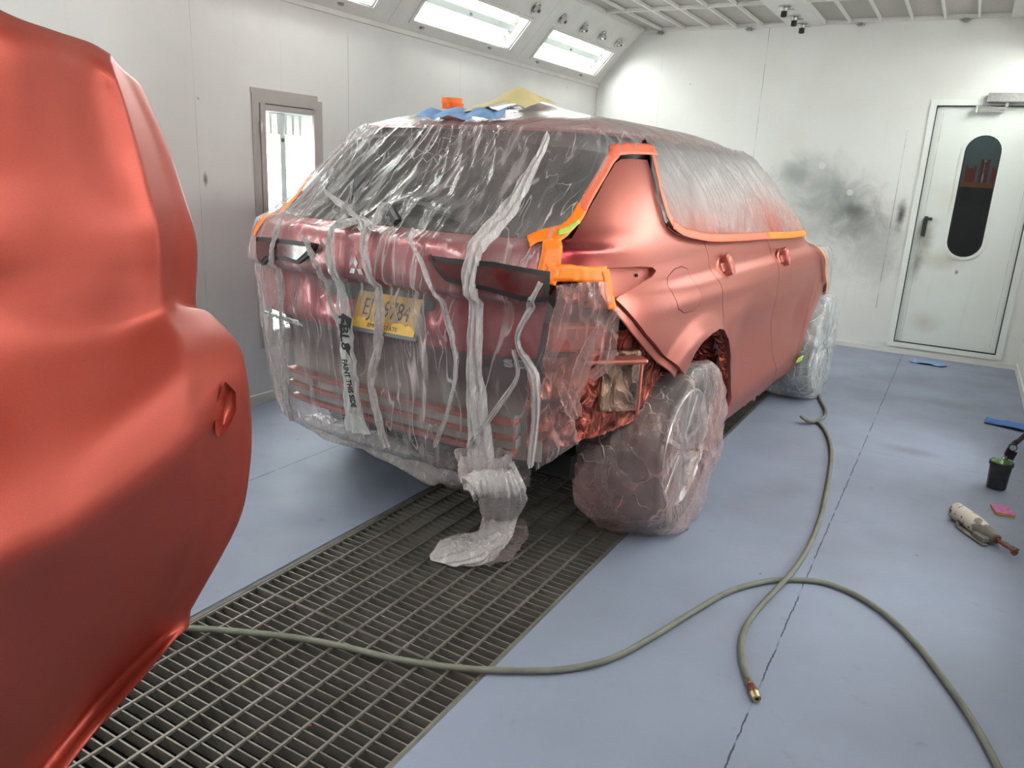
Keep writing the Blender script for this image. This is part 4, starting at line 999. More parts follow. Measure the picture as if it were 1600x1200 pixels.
st = [
 ('F1', [(857, 222, 4), (840, 262, 8), (815, 310, 11), (790, 350, 14), (768, 374, 15), (756, 400, 11), (750, 440, 11), (750, 500, 10), (748, 560, 12), (752, 620, 15), (757, 680, 20), (758, 738, 26)], 'dense'),
 ('F2', [(600, 340, 5), (593, 365, 9), (590, 392, 7), (600, 437, 10), (604, 490, 9), (600, 545, 9), (592, 590, 8), (602, 640, 9), (612, 692, 12)], 'dense'),
 ('F3', [(550, 352, 4), (539, 390, 8), (546, 452, 14), (551, 500, 18), (554, 535, 17), (562, 585, 20), (564, 625, 22), (570, 668, 34)], 'white'),
 ('F4', [(462, 352, 3), (450, 392, 4), (452, 450, 5), (456, 520, 5), (462, 590, 5), (468, 655, 5)], 'dense'),
 ('F5', [(659, 371, 2), (681, 415, 3.5), (705, 480, 4), (722, 560, 3.5), (712, 630, 3), (690, 690, 4)], 'dense'),
 ('F6', [(852, 440, 5), (825, 490, 4), (812, 530, 4), (835, 580, 7), (838, 640, 6), (830, 720, 5)], 'dense'),
 ('F7', [(560, 300, 3), (552, 330, 5), (545, 358, 3), (575, 356, 4), (600, 368, 2)], 'dense'),
 ('F8', [(515, 310, 2), (535, 330, 3.5), (560, 348, 2.5), (590, 368, 3)], 'dense'),
 ('F10', [(500, 372, 2), (520, 420, 3), (528, 470, 3), (552, 520, 4)], 'dense'),
 ('F11', [(806, 540, 3), (812, 580, 3), (790, 620, 4), (742, 690, 6)], 'dense'),
]
strands = {}
for i, (nm, px, mt) in enumerate(st):
    strands[nm] = strand('bunched_fold', px, F_[mt], rs, .03 if nm != 'F3' else .034, seed=i * 1.7)
    strands[nm]['label'] = 'milky bunched fold of plastic'
# printed lettering on the bunched fold
def letter(ch, px, py, ang, size, sq, name='printed_lettering', par=strands['F3']):
    fr_ = frame_at(px + 7, py, .070, FS); return text_mesh(name, ch, size, MT['blackink'], fr_ @ Matrix.Rotation(ang, 4, 'Z'), par, sq, .0006, .0012)
letter('PAINT THIS SIDE', 561, 590, math.radians(-80), .036, .72)
letter('FBLS', 551, 512, math.radians(-88), .062, 1.1)
def blk(pts, off=.070):
    V = []
    for (x, y) in pts: V.append(FS(*hit(x + (7 if y > 400 else 0), y), off))
    return mesh('printed_block', V + [v + Vector((0, .0015, 0)) for v in V], [tuple(range(len(V))), tuple(range(2 * len(V) - 1, len(V) - 1, -1))], MT['blackink'], strands['F3'], False)
blk([(548, 482), (563, 491), (560, 508), (553, 494)]); blk([(547, 484), (550, 484), (548, 520), (545, 520)]); blk([(550, 527), (558, 530), (562, 548), (556, 541)])
blk([(563, 292), (590, 276), (588, 286), (572, 303), (560, 318), (553, 322)], .045); blk([(552, 322), (561, 319), (556, 334), (551, 336)], .045)

# trailing end of the sheet, down to the grate
def loft(name, pts, wid, hgt, mat, parent, seed=0, n=26, amp=.22, sub=8):
    P_ = catmull(pts, sub); N_ = len(P_); V = []; F = []; up = Vector((0, 0, 1))
    for i, p in enumerate(P_):
        d = (P_[min(i + 1, N_ - 1)] - P_[max(i - 1, 0)]).normalized(); side = Vector((.86, .5, 0)); side = (side - d * side.dot(d)).normalized(); nn = side.cross(d).normalized()
        t = i / (N_ - 1) * (len(wid) - 1); j = min(int(t), len(wid) - 2); w_ = wid[j] + (wid[j + 1] - wid[j]) * (t - j); h_ = hgt[j] + (hgt[j + 1] - hgt[j]) * (t - j)
        for k in range(n):
            a = 2 * PI * k / n; rr = 1 + .34 * (1 - 2.4 * abs(ns(a * 3.4 + .25 * i * .1, i * .05, seed))) * (.6 + .4 * ns(i * .3, a)) + amp * ns(math.cos(a) * 2.5 + seed, math.sin(a) * 2.5, i * .12) + amp * .6 * ns(a * 4 + seed, i * .25)
            q = p + side * (w_ * math.cos(a) * rr) + nn * (h_ * math.sin(a) * rr); q.z = max(q.z, .006 + .002 * (k % 3)); V.append(q)
    for i in range(N_ - 1):
        for k in range(n): F.append((i * n + k, i * n + (k + 1) % n, (i + 1) * n + (k + 1) % n, (i + 1) * n + k))
    return mesh(name, V, F, mat, parent, True)
a0 = CM @ FS(*hit(760, 735), .02)
tail_pts = [CM @ FS(*hit(762, 700), .03), a0, atdepth(778, 762, (R[:, 2] @ (np.array(a0) - CAMPOS)) * .99), ground(782, 800, .12), ground(772, 838, .05), ground(735, 858, .035), ground(700, 866, .025), ground(672, 872, .012)]
tl = loft('trailing_end', tail_pts, [.08, .085, .08, .062, .058, .078, .062, .012], [.03, .035, .04, .035, .03, .03, .02, .006], F_['tail'], None, 3, amp=.3, n=96)
tl.parent = rs; tl.matrix_parent_inverse = CMI
pud = [(800, 800), (822, 822), (826, 842), (812, 862), (798, 880), (765, 890), (735, 886), (712, 880), (740, 860), (775, 835)]
pp = [ground(x, y, .0) for x, y in pud]
def gsurf(u, v, off=0, det=True): return Vector((u, v, .008 + off))
pdl = patch('spread_hem', [(p.x, p.y) for p in pp], F_['bag'], None, .0, .012, 0, 1, disp=lambda u, v: abs(ns(u * 22, v * 22)) * .03, surf=gsurf); pdl.parent = rs; pdl.matrix_parent_inverse = CMI
under = loft('hanging_hem', [CM @ FS(cxU - .75, .30), CM @ FS(cxU - .5, .28), CM @ FS(cxU - .2, .26), ground(690, 742, .26), ground(724, 762, .14)], [.05, .07, .06, .05, .02], [.02, .03, .03, .02, .01], F_['tail'], None, 6, amp=.4)
under.parent = rs; under.matrix_parent_inverse = CMI

# corner sheeting hanging over the recess
def FC(U, z, off=0, det=True):
    p = P3(U, min(z, 1.2), off); return p + Vector((.75, -.66, 0)).normalized() * .09
cpoly = H([(858, 440), (900, 436), (940, 436), (952, 470), (935, 520), (925, 560), (905, 610), (893, 640), (900, 690), (870, 712), (836, 735), (836, 650), (845, 600), (858, 540)])
cs = patch('masking_sheet', cpoly, F_['corner'], None, .0, .012, 0, 0, disp=lambda u, z: wrk(u * 1.5, z * 1.4) * 1.5 + .02 * ns(u * 5, z * 3, 8), surf=FC); cs.matrix_world = CM
tag(cs, 'pinkish clear plastic sheet hanging over the opened corner left of the rear wheel', 'plastic sheet')
for k, px in enumerate(([(950, 478, 4), (925, 520, 7), (905, 560, 9), (893, 600, 8), (884, 640, 5)], [(952, 480, 4), (945, 520, 6), (938, 560, 7), (915, 585, 4)], [(866, 440, 5), (868, 480, 6), (862, 520, 5), (850, 560, 4)], [(870, 590, 3), (885, 625, 5), (895, 648, 4)])):
    uz = [hit(a, b) for a, b, _ in px]
    s_ = strip('bunched_fold', uz, .04, F_['corner'], cs, .03, 0, 12, disp=lambda t, kk: .02 * abs(((kk * 4) % 2) - 1) + .01 * ns(t * 14, kk * 5), surf=FC, wfun=lambda t: .035 + .025 * math.sin(t * PI))

# side window sheeting
side_poly = H([(1014, 232), (1050, 227), (1100, 231), (1150, 238)]) + [(1.42, 1.64), (1.64, 1.56), (1.82, 1.49), (2.02, 1.37), (2.22, 1.23)] + H([(1225, 366), (1160, 370), (1100, 371), (1062, 364), (1040, 352), (1025, 305), (1014, 262)]); side_poly[:4] = [(q[0], 1.64) for q in side_poly[:4]]
ss = patch('window_masking_sheet', side_poly, F_['side'], None, .012, .0125, 0, 0, disp=lambda u, z: wrk(u * .8, z * 1.2) * .8 + .004 * ns(u * 12, z * 16, 5)); ss.matrix_world = CM
tag(ss, 'crinkled plastic over the side windows, sprayed red along its bottom', 'plastic sheet')
# roof sheeting with the aerial under it
rp = CMI @ atdepth(838, 168, 1); FIN = Vector((0.0, .07))
V = []; F = []; S2 = [1.0, .99, .975, .96, .94, .92, .89, .86, .82, .77, .72, .66, .6, .54, .48, .42, .36, .3, .24, .18, .12, .06, .0]
ring2 = [base(U, 1.64) for U in [2.3 - .03 * k for k in range(int((4.6 + KU * PI) / .03) + 1)]]; n = len(ring2)
def fin(x, y):
    d = math.hypot((x - FIN.x) / .22, (y - FIN.y) / .42); return .05 * math.exp(-d * d * 2.4) + .012 * math.exp(-d * .9)
def roofq(x, y):
    s = ((abs(x) / .60) ** 4.2 + (((.5 - y) / 1.05 if y < .5 else (y - .5) / 1.1)) ** 4.2) ** (1 / 4.2); return roofz(x, y, min(s, 1))
for s in S2:
    for q in ring2:
        x, y = q.x * s, .5 + (q.y - .5) * s; V.append(Vector((x * 1.006, y + (y - .5) * .008, roofz(x, y, s) + .010 + fin(x, y) * (1 - s ** 3) + .003 * ns(x * 9, y * 9))))
for i in range(len(S2) - 1):
    for k in range(n): F.append((i * n + k, i * n + (k + 1) % n, (i + 1) * n + (k + 1) % n, (i + 1) * n + k))
rsheet = mesh('roof_masking_sheet', V, F, F_['roof'], None, True); rsheet.matrix_world = CM; tag(rsheet, 'thin plastic sheet stretched over the roof of the car beneath the cloths', 'plastic sheet')
MB().lathe([(.0001, .07), (.012, .065), (.02, .03), (.03, .0)], 12, Matrix.Translation((FIN.x, FIN.y, roofq(FIN.x, FIN.y))) @ Matrix.Diagonal((1, 3.5, 1, 1))).build('roof_aerial', MT['dark'], car, True)
# front wing sheeting
wf_poly = list(fe) + [(fe[-1][0], .34), (fe[-1][0] + .15, .32), (2.6, .30), (3.1, .35), (3.25, .9), (3.15, 1.0), (2.7, 1.06), (2.2, 1.10), (2.0, 1.13)]
ws = patch('front_masking_sheet', wf_poly, film('wing_sheeting', (0.74, 0.72, 0.73, 1), .42, .35, (7, 7, 4), .6, edge=.4, rough=.2), None, .016, .02, 0, 0, disp=lambda u, z: wrk(u, z) * .35); ws.matrix_world = CM
tag(ws, 'milky plastic sheet over the front wing ahead of the orange tape line', 'plastic sheet')
# hood part of the sheeting
# wheel bags
def wheelbag(y0, mat, label, rear=True, seed=0):
    prof = [(.0, .965), (.10, .968), (.2, .97), (.28, .972), (.34, .972), (.37, .965), (.385, .945), (.39, .90), (.39, .84), (.385, .78), (.385, .72), (.37, .66), (.33, .60), (.24, .56), (.1, .54), (.0, .53)]
    pr = []
    for i in range(len(prof) - 1):
        for k in range(5): t = k / 5; pr.append((prof[i][0] + (prof[i + 1][0] - prof[i][0]) * t, prof[i][1] + (prof[i + 1][1] - prof[i][1]) * t))
    n = 120; V = []; F = []
    for (r, x) in pr:
        for k in range(n):
            a = 2 * PI * k / n; c_, s_ = math.cos(a), math.sin(a); inn = sstep(.92, .6, x) if x < .92 else 0
            inn = min(max((.92 - x) / .35, 0), 1)
            rad = r * (1 + .05 * ns(c_ * 3 + seed, s_ * 3, x * 6) * (1 if r > .2 else .3) + .02 * ns(a * 9, x * 30, seed))
            if s_ < 0: rad *= 1 + .05 * inn
            yy = y0 + rad * c_ - (.13 if rear else .05) * inn * (1 if c_ < 0 else .3); zz = WR + rad * s_ * (1 - .1 * inn * (s_ > 0))
            if rear and s_ > .3 and inn > 0: zz -= .05 * inn
            xx = x + .014 * ns(a * 5, r * 12, seed) + .010 * (1 - abs(ns(a * 3 + seed, r * 5, 2)) * 2)
            V.append(Vector((xx, yy, max(zz, .007 + .003 * abs(ns(a * 30, x * 30))))))
    for i in range(len(pr) - 1):
        for k in range(n): F.append((i * n + k, i * n + (k + 1) % n, (i + 1) * n + (k + 1) % n, (i + 1) * n + k))
    o = mesh('wheel_bag', V, F, mat, None, True); o.matrix_world = CM; tag(o, label, 'plastic bag'); return o
wheelbag(0.0, F_['bag'], 'clear plastic bag dusted with red paint around the rear wheel', True, 1)
wheelbag(2.706, F_['front'], 'whitish crumpled plastic bag around the front wheel', False, 5)

# tape
def tape(px, w_, mat, label, off=.022, surf=None, amp=.003, nm='masking_tape', grp=None):
    uz = [hit(a, b) for a, b in px]
    o = strip(nm, uz, m_px(w_), mat, None, off, .0012, 4, disp=lambda t, k: amp * ns(t * 17, k * 3, w_), surf=surf); o.matrix_world = CM; return tag(o, label, 'tape', grp)
tape([(862, 380), (858, 400), (855, 420), (850, 442)], 24, MT['orange'], 'short upright strip of orange tape left of the dark red quarter corner')
tape([(850, 430), (880, 430), (910, 432), (942, 430)], 19, MT['orange'], 'level strip of orange tape under the rear corner of the quarter panel', amp=.006)
tape([(938, 424), (943, 442), (946, 462), (950, 482)], 13, MT['orange'], 'orange tape running down beside the empty lamp pocket')
tape([(825, 385), (845, 377), (872, 370)], 17, MT['orange'], 'stub of orange tape pointing left over the plastic sheet by the tailgate edge')
tape([(862, 378), (880, 366), (896, 350), (908, 328)], 19, MT['orange'], 'orange tape along the lower rear edge of the roof pillar')
tape([(906, 332), (920, 306), (935, 280), (948, 256), (958, 243)], 17, MT['otape_spray'], 'paint-dusted tape along the upper rear edge of the roof pillar')
tape([(948, 243), (968, 239), (990, 238), (1018, 240)], 16, MT['otape_spray'], 'paint-dusted tape across the top of the roof pillar')
tape([(1012, 242), (1019, 270), (1027, 305), (1037, 338), (1045, 352)], 14, MT['otape_spray'], 'paint-dusted tape down the rear edge of the side window')
tape([(1044, 353), (1060, 364), (1080, 370), (1110, 374), (1150, 373), (1196, 370)], 14, MT['otape_spray'], 'paint-dusted tape under the side windows')
tape([(1194, 370), (1225, 369), (1254, 365)], 14, MT['orange'], 'orange tape under the front side window')
tape([(1249, 350), (1258, 366), (1272, 386), (1282, 405), (1285, 430), (1283, 470), (1274, 512), (1262, 545), (1253, 562)], 9, MT['orange'], 'long thin orange tape line between front door and wing', amp=.001)
tape([(870, 372), (885, 367), (902, 354)], 7, MT['green'], 'small green tape strip over the orange tape beside the roof pillar foot', .026)
tape([(1236, 562), (1248, 556), (1262, 546)], 16, MT['green'], 'pale green tape at the foot of the front door edge', .026)
tape([(489, 283), (474, 303), (458, 322), (444, 338), (430, 352), (418, 371)], 11, MT['orange'], 'orange tape on the far left edge of the tailgate against the lit wall light', .02)
sheet_tag = tape([(1150, 641), (1165, 634), (1190, 616), (1204, 606)], 12, MT['salmon'], 'loose red-painted masking flap hanging under the sill', -.02, amp=.03, nm='masking_flap')

# ---------------------------------------------------------------- things on the roof
def roofhit(px, py):
    d = ray(px, py); d = Vector(d / np.linalg.norm(d)); o = Vector(CAMPOS); t = 2.0; best = None
    while t < 4.6:
        p = CMI @ (o + d * t)
        if -.62 < p.x < .62 and p.y > -.6:
            g = p.z - (roofq(p.x, p.y) + .012 + fin(p.x, p.y))
            if g < 0: return p
            if best is None or g < best[0]: best = (g, p)
        t += .01
    return best[1]
def cloth(name, cx, cy, w_, h_, rot, mat, label, cat, zf, folds, seed, n=46, thick=.0015, mtx=None):
    V = []; F = []; c_, s_ = math.cos(rot), math.sin(rot)
    for i in range(n + 1):
        for j in range(n + 1):
            u, v = i / n - .5, j / n - .5; x = cx + (u * w_ * c_ - v * h_ * s_) * (1 + .15 * ns(v * 2 + seed, u)); y = cy + (u * w_ * s_ + v * h_ * c_) * (1 + .15 * ns(u * 2, seed + v))
            V.append(Vector((x, y, zf(x, y) + .004 + folds(u, v))))
    for i in range(n):
        for j in range(n): a = i * (n + 1) + j; F.append((a, a + n + 1, a + n + 2, a + 1))
    o = mesh(name, V, F, mat, None, True)
    if mtx: o.matrix_world = mtx
    s = o.modifiers.new('thickness', 'SOLIDIFY'); s.thickness = thick; s.offset = 1; return tag(o, label, cat)
rz_ = lambda x, y: roofq(x, y) + .016 + fin(x, y)
bc = roofhit(728, 182)
0 and print('roof cloth at', bc, 'yellow', roofhit(775, 172), 'tape', roofhit(704, 166))
bcw = CM @ bc
blue = cloth('shop_cloth', bc.x, bc.y, .40, .17, .0, MT['bluecloth'], 'blue wiping cloth spread over the edge of the car roof', 'cloth', rz_, lambda u, v: .016 * abs(math.sin(u * 9 + 2 * v)) * (1.2 - abs(v)) + .010 * ns(u * 9, v * 6, 2), 1, mtx=CM)
tp_ = roofhit(704, 172)
def tape_roll(p, z, mat, label, r=.047, ri=.036, h=.021):
    o = MB().lathe([(ri, 0), (r, 0), (r, h), (ri, h), (ri, 0)], 40, Matrix.Translation((p.x, p.y, z))).build('tape_roll', mat, None, True); o.matrix_world = CM
    co = MB().lathe([(ri - .003, .001), (ri - .0002, .001), (ri - .0002, h - .001), (ri - .003, h - .001), (ri - .003, .001)], 32, Matrix.Translation((p.x, p.y, z))).build('cardboard_core', MT['tack'], o, True)
    return tag(o, label, 'tape roll')
z0 = rz_(tp_.x, tp_.y) + .010
tape_roll(Vector((tp_.x + .012, tp_.y, 0)), z0, simple('deep_orange_tape', rgb(245, 98, 20), .4), 'lower of two orange tape rolls on the blue cloth, sticking out to the right')
tape_roll(Vector((tp_.x - .002, tp_.y + .01, 0)), z0 + .0215, MT['orange'], 'upper, lighter of two stacked orange tape rolls on the blue cloth')
yc = roofhit(778, 176)
cloth('tack_cloth', yc.x + .01, yc.y + .08, .27, .30, .15, MT['tack'], 'pale yellow tack cloth bunched on the car roof behind the blue cloth', 'cloth', rz_, lambda u, v: .006 + .07 * math.exp(-((u - .12) / .3) ** 2) * (1 - abs(v) * 1.2) + .012 * abs(ns(u * 4, v * 4, 6)) + .01 * (u + .5), 4, mtx=CM)

# ================================================================= THE RED BUMPER COVER in the left foreground
rows = [
 [(-330, -190, .66), (-150, -75, .74), (0, 15, .83), (80, 46, .92), (140, 66, 1.01), (172, 84, 1.08), (188, 104, 1.15)],
 [(-330, -140, .64), (-150, -30, .72), (0, 52, .81), (80, 75, .90), (140, 95, .99), (178, 113, 1.06), (204, 140, 1.16)],
 [(-330, 60, .62), (-150, 110, .70), (0, 130, .79), (80, 140, .88), (150, 150, .98), (196, 168, 1.06), (228, 195, 1.18)],
 [(-330, 260, .61), (-150, 270, .69), (0, 262, .79), (100, 262, .89), (175, 258, .99), (222, 262, 1.07), (254, 272, 1.20)],
 [(-330, 420, .62), (-150, 400, .70), (0, 375, .79), (110, 372, .90), (200, 366, 1.0), (246, 362, 1.08), (280, 366, 1.22)],
 [(-330, 540, .63), (-150, 500, .71), (0, 455, .81), (110, 448, .91), (200, 438, 1.02), (252, 440, 1.11), (279, 466, 1.24)],
 [(-330, 640, .635), (-150, 590, .71), (0, 540, .81), (110, 526, .92), (195, 510, 1.03), (256, 488, 1.13), (300, 484, 1.25)],
 [(-330, 760, .62), (-150, 700, .70), (0, 630, .80), (110, 604, .90), (200, 572, 1.01), (280, 528, 1.13), (335, 520, 1.26)],
 [(-330, 900, .60), (-150, 820, .68), (0, 740, .78), (110, 700, .88), (205, 640, .99), (290, 580, 1.12), (353, 550, 1.27)],
 [(-330, 1040, .585), (-150, 955, .665), (0, 868, .765), (105, 820, .86), (200, 752, .975), (295, 672, 1.11), (360, 580, 1.27)],
 [(-330, 1075, .58), (-150, 985, .66), (0, 893, .765), (105, 843, .86), (203, 772, .975), (300, 690, 1.11), (366, 615, 1.28)],
 [(-330, 1250, .59), (-150, 1130, .67), (0, 1010, .78), (108, 935, .88), (210, 850, .99), (305, 760, 1.12), (370, 680, 1.285)],
 [(-330, 1420, .61), (-150, 1290, .69), (0, 1140, .80), (100, 1040, .90), (205, 940, 1.01), (300, 845, 1.14), (366, 752, 1.29)],
 [(-330, 1540, .63), (-150, 1400, .71), (-20, 1240, .82), (80, 1130, .92), (180, 1020, 1.03), (275, 920, 1.16), (345, 840, 1.295)],
 [(-330, 1660, .65), (-160, 1500, .73), (-40, 1330, .84), (50, 1215, .94), (135, 1110, 1.05), (210, 1030, 1.18), (268, 978, 1.30)],
 [(-330, 1665, .655), (-155, 1505, .735), (-36, 1334, .845), (55, 1220, .945), (138, 1116, 1.055), (212, 1038, 1.185), (267, 988, 1.305)],
 [(-330, 1700, .65), (-145, 1535, .73), (-20, 1360, .84), (70, 1243, .94), (150, 1140, 1.05), (220, 1060, 1.18), (266, 1006, 1.30)],
]
DZ = [.12, .11, .13, .14, .13, .12, .105, .075, .035, .0, .012, .11, .22, .32, .42, .425, .40]
G = []
for r_i, r in enumerate(rows):
    r = [(x, y, d + DZ[r_i] * (1 - .25 * max(0, k - 4))) for k, (x, y, d) in enumerate(r)]
    pts = [atdepth(*p) for p in r]
    e = pts[-1]; d = (pts[-1] - pts[-2]).normalized(); fw = Vector(R[:, 2])
    rt = Vector(R[:, 0])
    pts += [e + d * .02 + fw * .05, e - rt * .03 + fw * .14, e - rt * .12 + fw * .30]
    ca = catmull(pts[:6], 8); cb_ = catmull(pts[5:], 8); G.append(ca + cb_[1:])
nc = len(G[0]); cols = []
for j in range(nc):
    col = [g[j] for g in G]; a = catmull(col[:10], 5); b = catmull(col[10:15], 5); c_ = catmull(col[15:], 2); cols.append(a + b + c_)
nr_ = len(cols[0]); V = []; F = []
def hole_at(i, j): return False
for i in range(nr_):
    for j in range(nc): V.append(cols[j][i])
for i in range(nr_ - 1):
    for j in range(nc - 1): F.append((i * nc + j, (i + 1) * nc + j, (i + 1) * nc + j + 1, i * nc + j + 1))
FO = None
bo = empty('bumper_cover', ground(-60, 1180, 0), 0, 'large detached red bumper cover in the left foreground, freshly painted', 'bumper cover')
sh_ = mesh('cover_shell', V, F, MT['fore'], None, True); sh_.parent = bo; sh_.matrix_parent_inverse = Matrix.Translation(-bo.location)
so = sh_.modifiers.new('thickness', 'SOLIDIFY'); so.thickness = .004; so.offset = -1
# reflector pocket near its far end
pk = [(352, 596, 1.262), (341, 622, 1.25), (335, 652, 1.243), (337, 676, 1.243), (341, 684, 1.245), (350, 676, 1.252), (362, 660, 1.268), (369, 640, 1.28), (368, 612, 1.28)]
pin = [(357, 606, 1.29), (350, 628, 1.29), (346, 650, 1.29), (346, 664, 1.29), (348, 667, 1.29), (353, 661, 1.295), (361, 650, 1.30), (365, 635, 1.30), (364, 615, 1.30)]
A_ = [atdepth(x, y, d - .035) for x, y, d in pk]; B_ = [atdepth(x, y, d - .045) for x, y, d in pin]
V = A_ + B_; n = len(A_); F = [(k, (k + 1) % n, n + (k + 1) % n, n + k) for k in range(n)] + [tuple(range(n, 2 * n))]
pc = mesh('reflector_pocket', V, F, MT['fore'], None, True); pc.parent = bo; pc.matrix_parent_inverse = Matrix.Translation(-bo.location)

# ================================================================= HOSES
MT['hose'] = simple('grey_rubber_hose', rgb(118, 118, 106), 0.6, 0, 0.25, 12, 0.15, 120)
def hose(name, px, r, label, zs=None, ext0=None, ext1=None):
    pts = [ground(x, y, r + .002 + (zs[i] if zs else 0)) for i, (x, y) in enumerate(px)]
    if ext0: pts = [Vector(q) for q in ext0] + pts
    if ext1: pts += [Vector(q) for q in ext1]
    e = empty(name, (pts[-1].x, pts[-1].y, 0), 0, label, 'hose')
    o = MB().tube(catmull(pts, 10), r, 12).build('hose_tube', MT['hose'], e, True); o.matrix_parent_inverse = Matrix.Translation(-e.location); return e, pts
h1, _ = hose('air_hose', [(200, 968), (265, 979), (350, 985), (450, 995), (535, 1010), (620, 1030), (720, 1044), (830, 1048), (900, 1043), (960, 1027), (1020, 995), (1080, 958), (1140, 924), (1200, 908), (1245, 906), (1290, 911), (1340, 931), (1390, 965), (1435, 1010), (1480, 1068), (1525, 1135), (1560, 1200), (1585, 1260)], .0105,
    'long grey rubber hose curving from the red bumper across the grate to the bottom right')
h2, pts2 = hose('air_hose', [(1262, 590), (1274, 603), (1282, 625), (1290, 642), (1285, 654), (1270, 658), (1258, 655), (1252, 651), (1262, 657), (1276, 659), (1286, 668), (1294, 682), (1299, 705), (1297, 735), (1291, 770), (1281, 812), (1265, 852), (1247, 882), (1226, 907), (1200, 934), (1178, 960), (1163, 985), (1158, 1015), (1163, 1045), (1171, 1066)], .0105,
    'grey hose looping from the front wheel to a brass coupling on the floor', zs=[0, 0, 0, 0, .0, .012, .03, .035, .012, 0, 0, 0, 0, 0, 0, 0, 0, .01, .028, .012, 0, 0, 0, 0, 0])
cpd = (ground(1186, 1100, .013) - ground(1171, 1066, .013)); cl_ = cpd.length; cpd.normalize(); q = rotto(cpd); q.translation = ground(1171, 1066, .0145)
MT['brass'] = simple('worn_brass', rgb(176, 160, 120), .35, .9, .3, 60)
for nm, prof, mt in (('ferrule', [(.0105, -.012), (.012, -.010), (.0115, .012), (.009, .014)], MT['brass']), ('coupling_nut', [(.009, .014), (.013, .020), (.0145, .034), (.0145, .046), (.013, .050)], simple('red_ring', rgb(140, 70, 66), .4, .5, .3, 50)),
                     ('coupling_sleeve', [(.013, .050), (.0155, .054), (.0155, .060), (.014, .062), (.014, .080), (.012, .083), (.006, .083), (.005, .07)], MT['brass'])):
    o = MB().lathe([(r_, z_ * .95) for r_, z_ in prof], 18, q).build(nm, mt, h2, True); o.matrix_parent_inverse = Matrix.Translation(-h2.location)

# ================================================================= SMALL THINGS ON THE FLOOR
fz = lambda x, y: .001
g1 = ground(1450, 569); cloth('shop_cloth', g1.x, g1.y, .27, .13, -.05, MT['bluecloth'], 'light blue wipe on the floor below the white door', 'cloth', fz, lambda u, v: .014 * abs(math.sin(u * 5 + v * 3)) + .004 * abs(ns(u * 8, v * 8)), 11, 26)
g2 = ground(1566, 666); cloth('shop_cloth', g2.x + .02, g2.y + .02, .24, .13, -.25, MT['bluedark'], 'folded mid-blue wipe on the floor near the right wall', 'cloth', fz, lambda u, v: .008 + .007 * math.sin(v * 14 + u * 3) + .012 * abs(ns(u * 5, v * 9)), 21, 30, .004)
# paint cup with spray gun mount
gc = ground(1556, 762); cup = empty('paint_cup', (gc.x, gc.y, 0), 0, 'dark paint cup with green lid and upright black air gauge beside the right wall', 'paint cup')
MT['cup'] = simple('smoky_cup', (0.035, 0.038, 0.042, 1), .25, 0, .6, 14); MT['lid'] = simple('green_lid', rgb(86, 130, 62), .3, 0, .2, 20)
MB().lathe([(.0001, .001), (.044, .001), (.046, .006), (.052, .140), (.050, .140), (.044, .012)], 36).build('cup_body', MT['cup'], cup, True)
MB().lathe([(.0525, .130), (.057, .131), (.057, .146), (.052, .150), (.050, .146)], 36).build('cup_ring', MT['black'], cup, True)
MB().lathe([(.051, .146), (.046, .148), (.03, .158), (.018, .164), (.0001, .165)], 36).build('lid', MT['lid'], cup, True)
tm = Matrix.Translation((.006, 0, .162)) @ Matrix.Rotation(math.radians(14), 4, 'Y')
MB().lathe([(.016, 0), (.017, .008), (.012, .012), (.012, .022), (.014, .026), (.0001, .028)], 18, tm).build('collar', MT['chrome'], cup, True)
MB().tube([tm @ Vector((0, 0, .024)), tm @ Vector((.002, 0, .06)), tm @ Vector((.006, 0, .10)), tm @ Vector((.014, 0, .12))], [.012, .016, .014, .012], 14).build('gun_body', MT['black'], cup, True)
MB().box((-.012, -.01, .0), (.02, .012, .05), tm @ Matrix.Translation((.018, 0, .012))).build('trigger_guard', MT['black'], cup, bevel=.004)
MB().tube([tm @ Vector((.004, -.012, .082)), tm @ Vector((.004, -.034, .084))], .020, 20).build('gauge', MT['black'], cup, True)
MB().tube([tm @ Vector((.004, -.034, .084)), tm @ Vector((.004, -.037, .084))], .015, 20).build('gauge_face', MT['chrome'], cup, True)
MB().tube([tm @ Vector((.014, 0, .115)), tm @ Vector((.028, 0, .165))], .012, 14).build('inlet_tube', MT['dark'], cup, True)
MB().tube([tm @ Vector((.028, 0, .165)), tm @ Vector((.031, 0, .178)), tm @ Vector((.035, 0, .19)), tm @ Vector((.037, 0, .205))], [.008, .006, .0075, .004], 12).build('air_nipple', MT['chrome'], cup, True)
# sanding pad
gp = ground(1566, 800); pm = Matrix.Translation((gp.x, gp.y, 0)) @ Matrix.Rotation(math.radians(-22), 4, 'Z')
pad = empty('sanding_pad', (gp.x, gp.y, 0), 0, 'small pink sanding pad with yellow underside lying beside the paint cup', 'sanding pad')
o = MB().box((-.042, -.055, .001), (.042, .055, .010), Matrix.Rotation(math.radians(12), 4, 'Z')).build('foam_backing', simple('yellow_foam', rgb(206, 180, 60), .8), pad, bevel=.001)
o = MB().box((-.042, -.055, .0102), (.042, .055, .014), Matrix.Rotation(math.radians(12), 4, 'Z')).build('abrasive_face', simple('pink_abrasive', rgb(206, 120, 170), .8, 0, .3, 60), pad, bevel=.001)
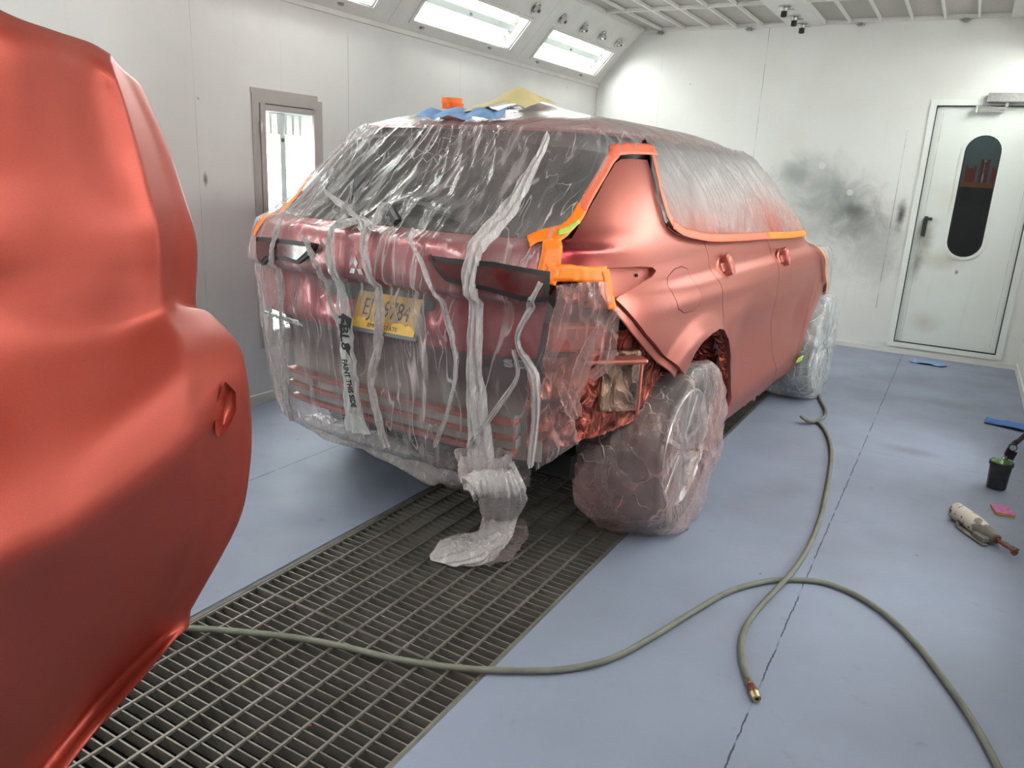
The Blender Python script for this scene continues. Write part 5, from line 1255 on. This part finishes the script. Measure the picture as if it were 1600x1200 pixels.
# grey spray bottle gun lying down
A = ground(1497, 800, .042); B = ground(1585, 868, .020); dirv = (Vector((B.x, B.y, .034)) - A).normalized(); q = rotto(dirv); q.translation = A
bt = empty('spray_bottle', (A.x, A.y, 0), 0, 'paint-smeared pale bottle gun lying on the floor with a rusty nozzle', 'spray bottle')
m, nt, out = newmat('smeared_bottle'); N = NT(nt); n1 = N.noise(N.co(), 11, 4, .5)
c = N.mix(N.ramp(n1, .53, .58), rgb(214, 206, 192), rgb(128, 124, 112)); c = N.mix(N.ramp(N.noise(N.co(), 42, 3), .62, .66), c, rgb(90, 84, 76)); b = pbsdf(N, c, .55); N.l(b.outputs[0], out.inputs[0])
L = (Vector((B.x, B.y, .034)) - A).length
def lt(name, prof, mt, n=28, mm=None):
    o = MB().lathe(prof, n, q if mm is None else mm).build(name, mt, bt, True); o.matrix_parent_inverse = Matrix.Translation(-bt.location); return o
lt('bottle_body', [(.0001, -.022), (.034, -.022), (.040, -.016), (.041, 0), (.041, L * .30), (.038, L * .42), (.030, L * .50), (.029, L * .55)], m)
MT['dgrey'] = simple('paint_grey', rgb(128, 126, 116), .5, 0, .3, 30)
lt('bottle_cap', [(.031, L * .49), (.032, L * .51), (.031, L * .60), (.022, L * .64), (.022, L * .70), (.0001, L * .71)], MT['dgrey'])
MT['rust'] = simple('rusty_red', rgb(132, 78, 62), .5, .3, .35, 60)
lt('nozzle_rod', [(.009, L * .70), (.008, L * .85), (.006, L * .9), (.006, L * .96), (.014, L * .97), (.015, L * 1.0), (.0001, L * 1.005)], MT['rust'], 18)
lt('nozzle_ring', [(.012, L * .685), (.017, L * .69), (.017, L * .715), (.010, L * .72)], MT['rust'], 18)
sd = Vector((-dirv.y, dirv.x, 0)).normalized()
h = MB(); mm = Matrix(((dirv.x, sd.x, 0, A.x), (dirv.y, sd.y, 0, A.y), (0, 0, 1, 0), (0, 0, 0, 1)))
h.box((L * .20, -.062, .004), (L * .70, -.035, .012), mm); h.box((L * .20, -.062, .012), (L * .24, -.05, .030), mm); h.box((L * .48, -.055, .012), (L * .66, -.0, .036), mm)
o = h.build('trigger_handle', MT['dgrey'], bt, bevel=.004); o.matrix_parent_inverse = Matrix.Translation(-bt.location)
o = MB().tube([mm @ Vector((L * .66, .0, .03)), mm @ Vector((L * .74, .03, .026)), mm @ Vector((L * .80, .055, .018)), mm @ Vector((L * .83, .075, .012))], [.012, .010, .006, .003], 12).build('side_nipple', MT['dgrey'], bt, True); o.matrix_parent_inverse = Matrix.Translation(-bt.location)
# leaf scraps on the grate
for k, (x, y) in enumerate(((262, 1050), (480, 1135))):
    p = ground(x, y, -.003); o = MB().add([p + Vector(v) for v in ((0, 0, 0), (.007, .003, .002), (.009, .010, 0), (.002, .008, .003))], [(0, 1, 2, 3)]).build('tape_scrap', MT['rust']); sf = o.modifiers.new('t', 'SOLIDIFY'); sf.thickness = .001
    tag(o, ('tiny orange scrap on the floor grate close to the red bumper cover', 'tiny orange scrap on the floor grate near the bottom edge')[k], 'scrap')
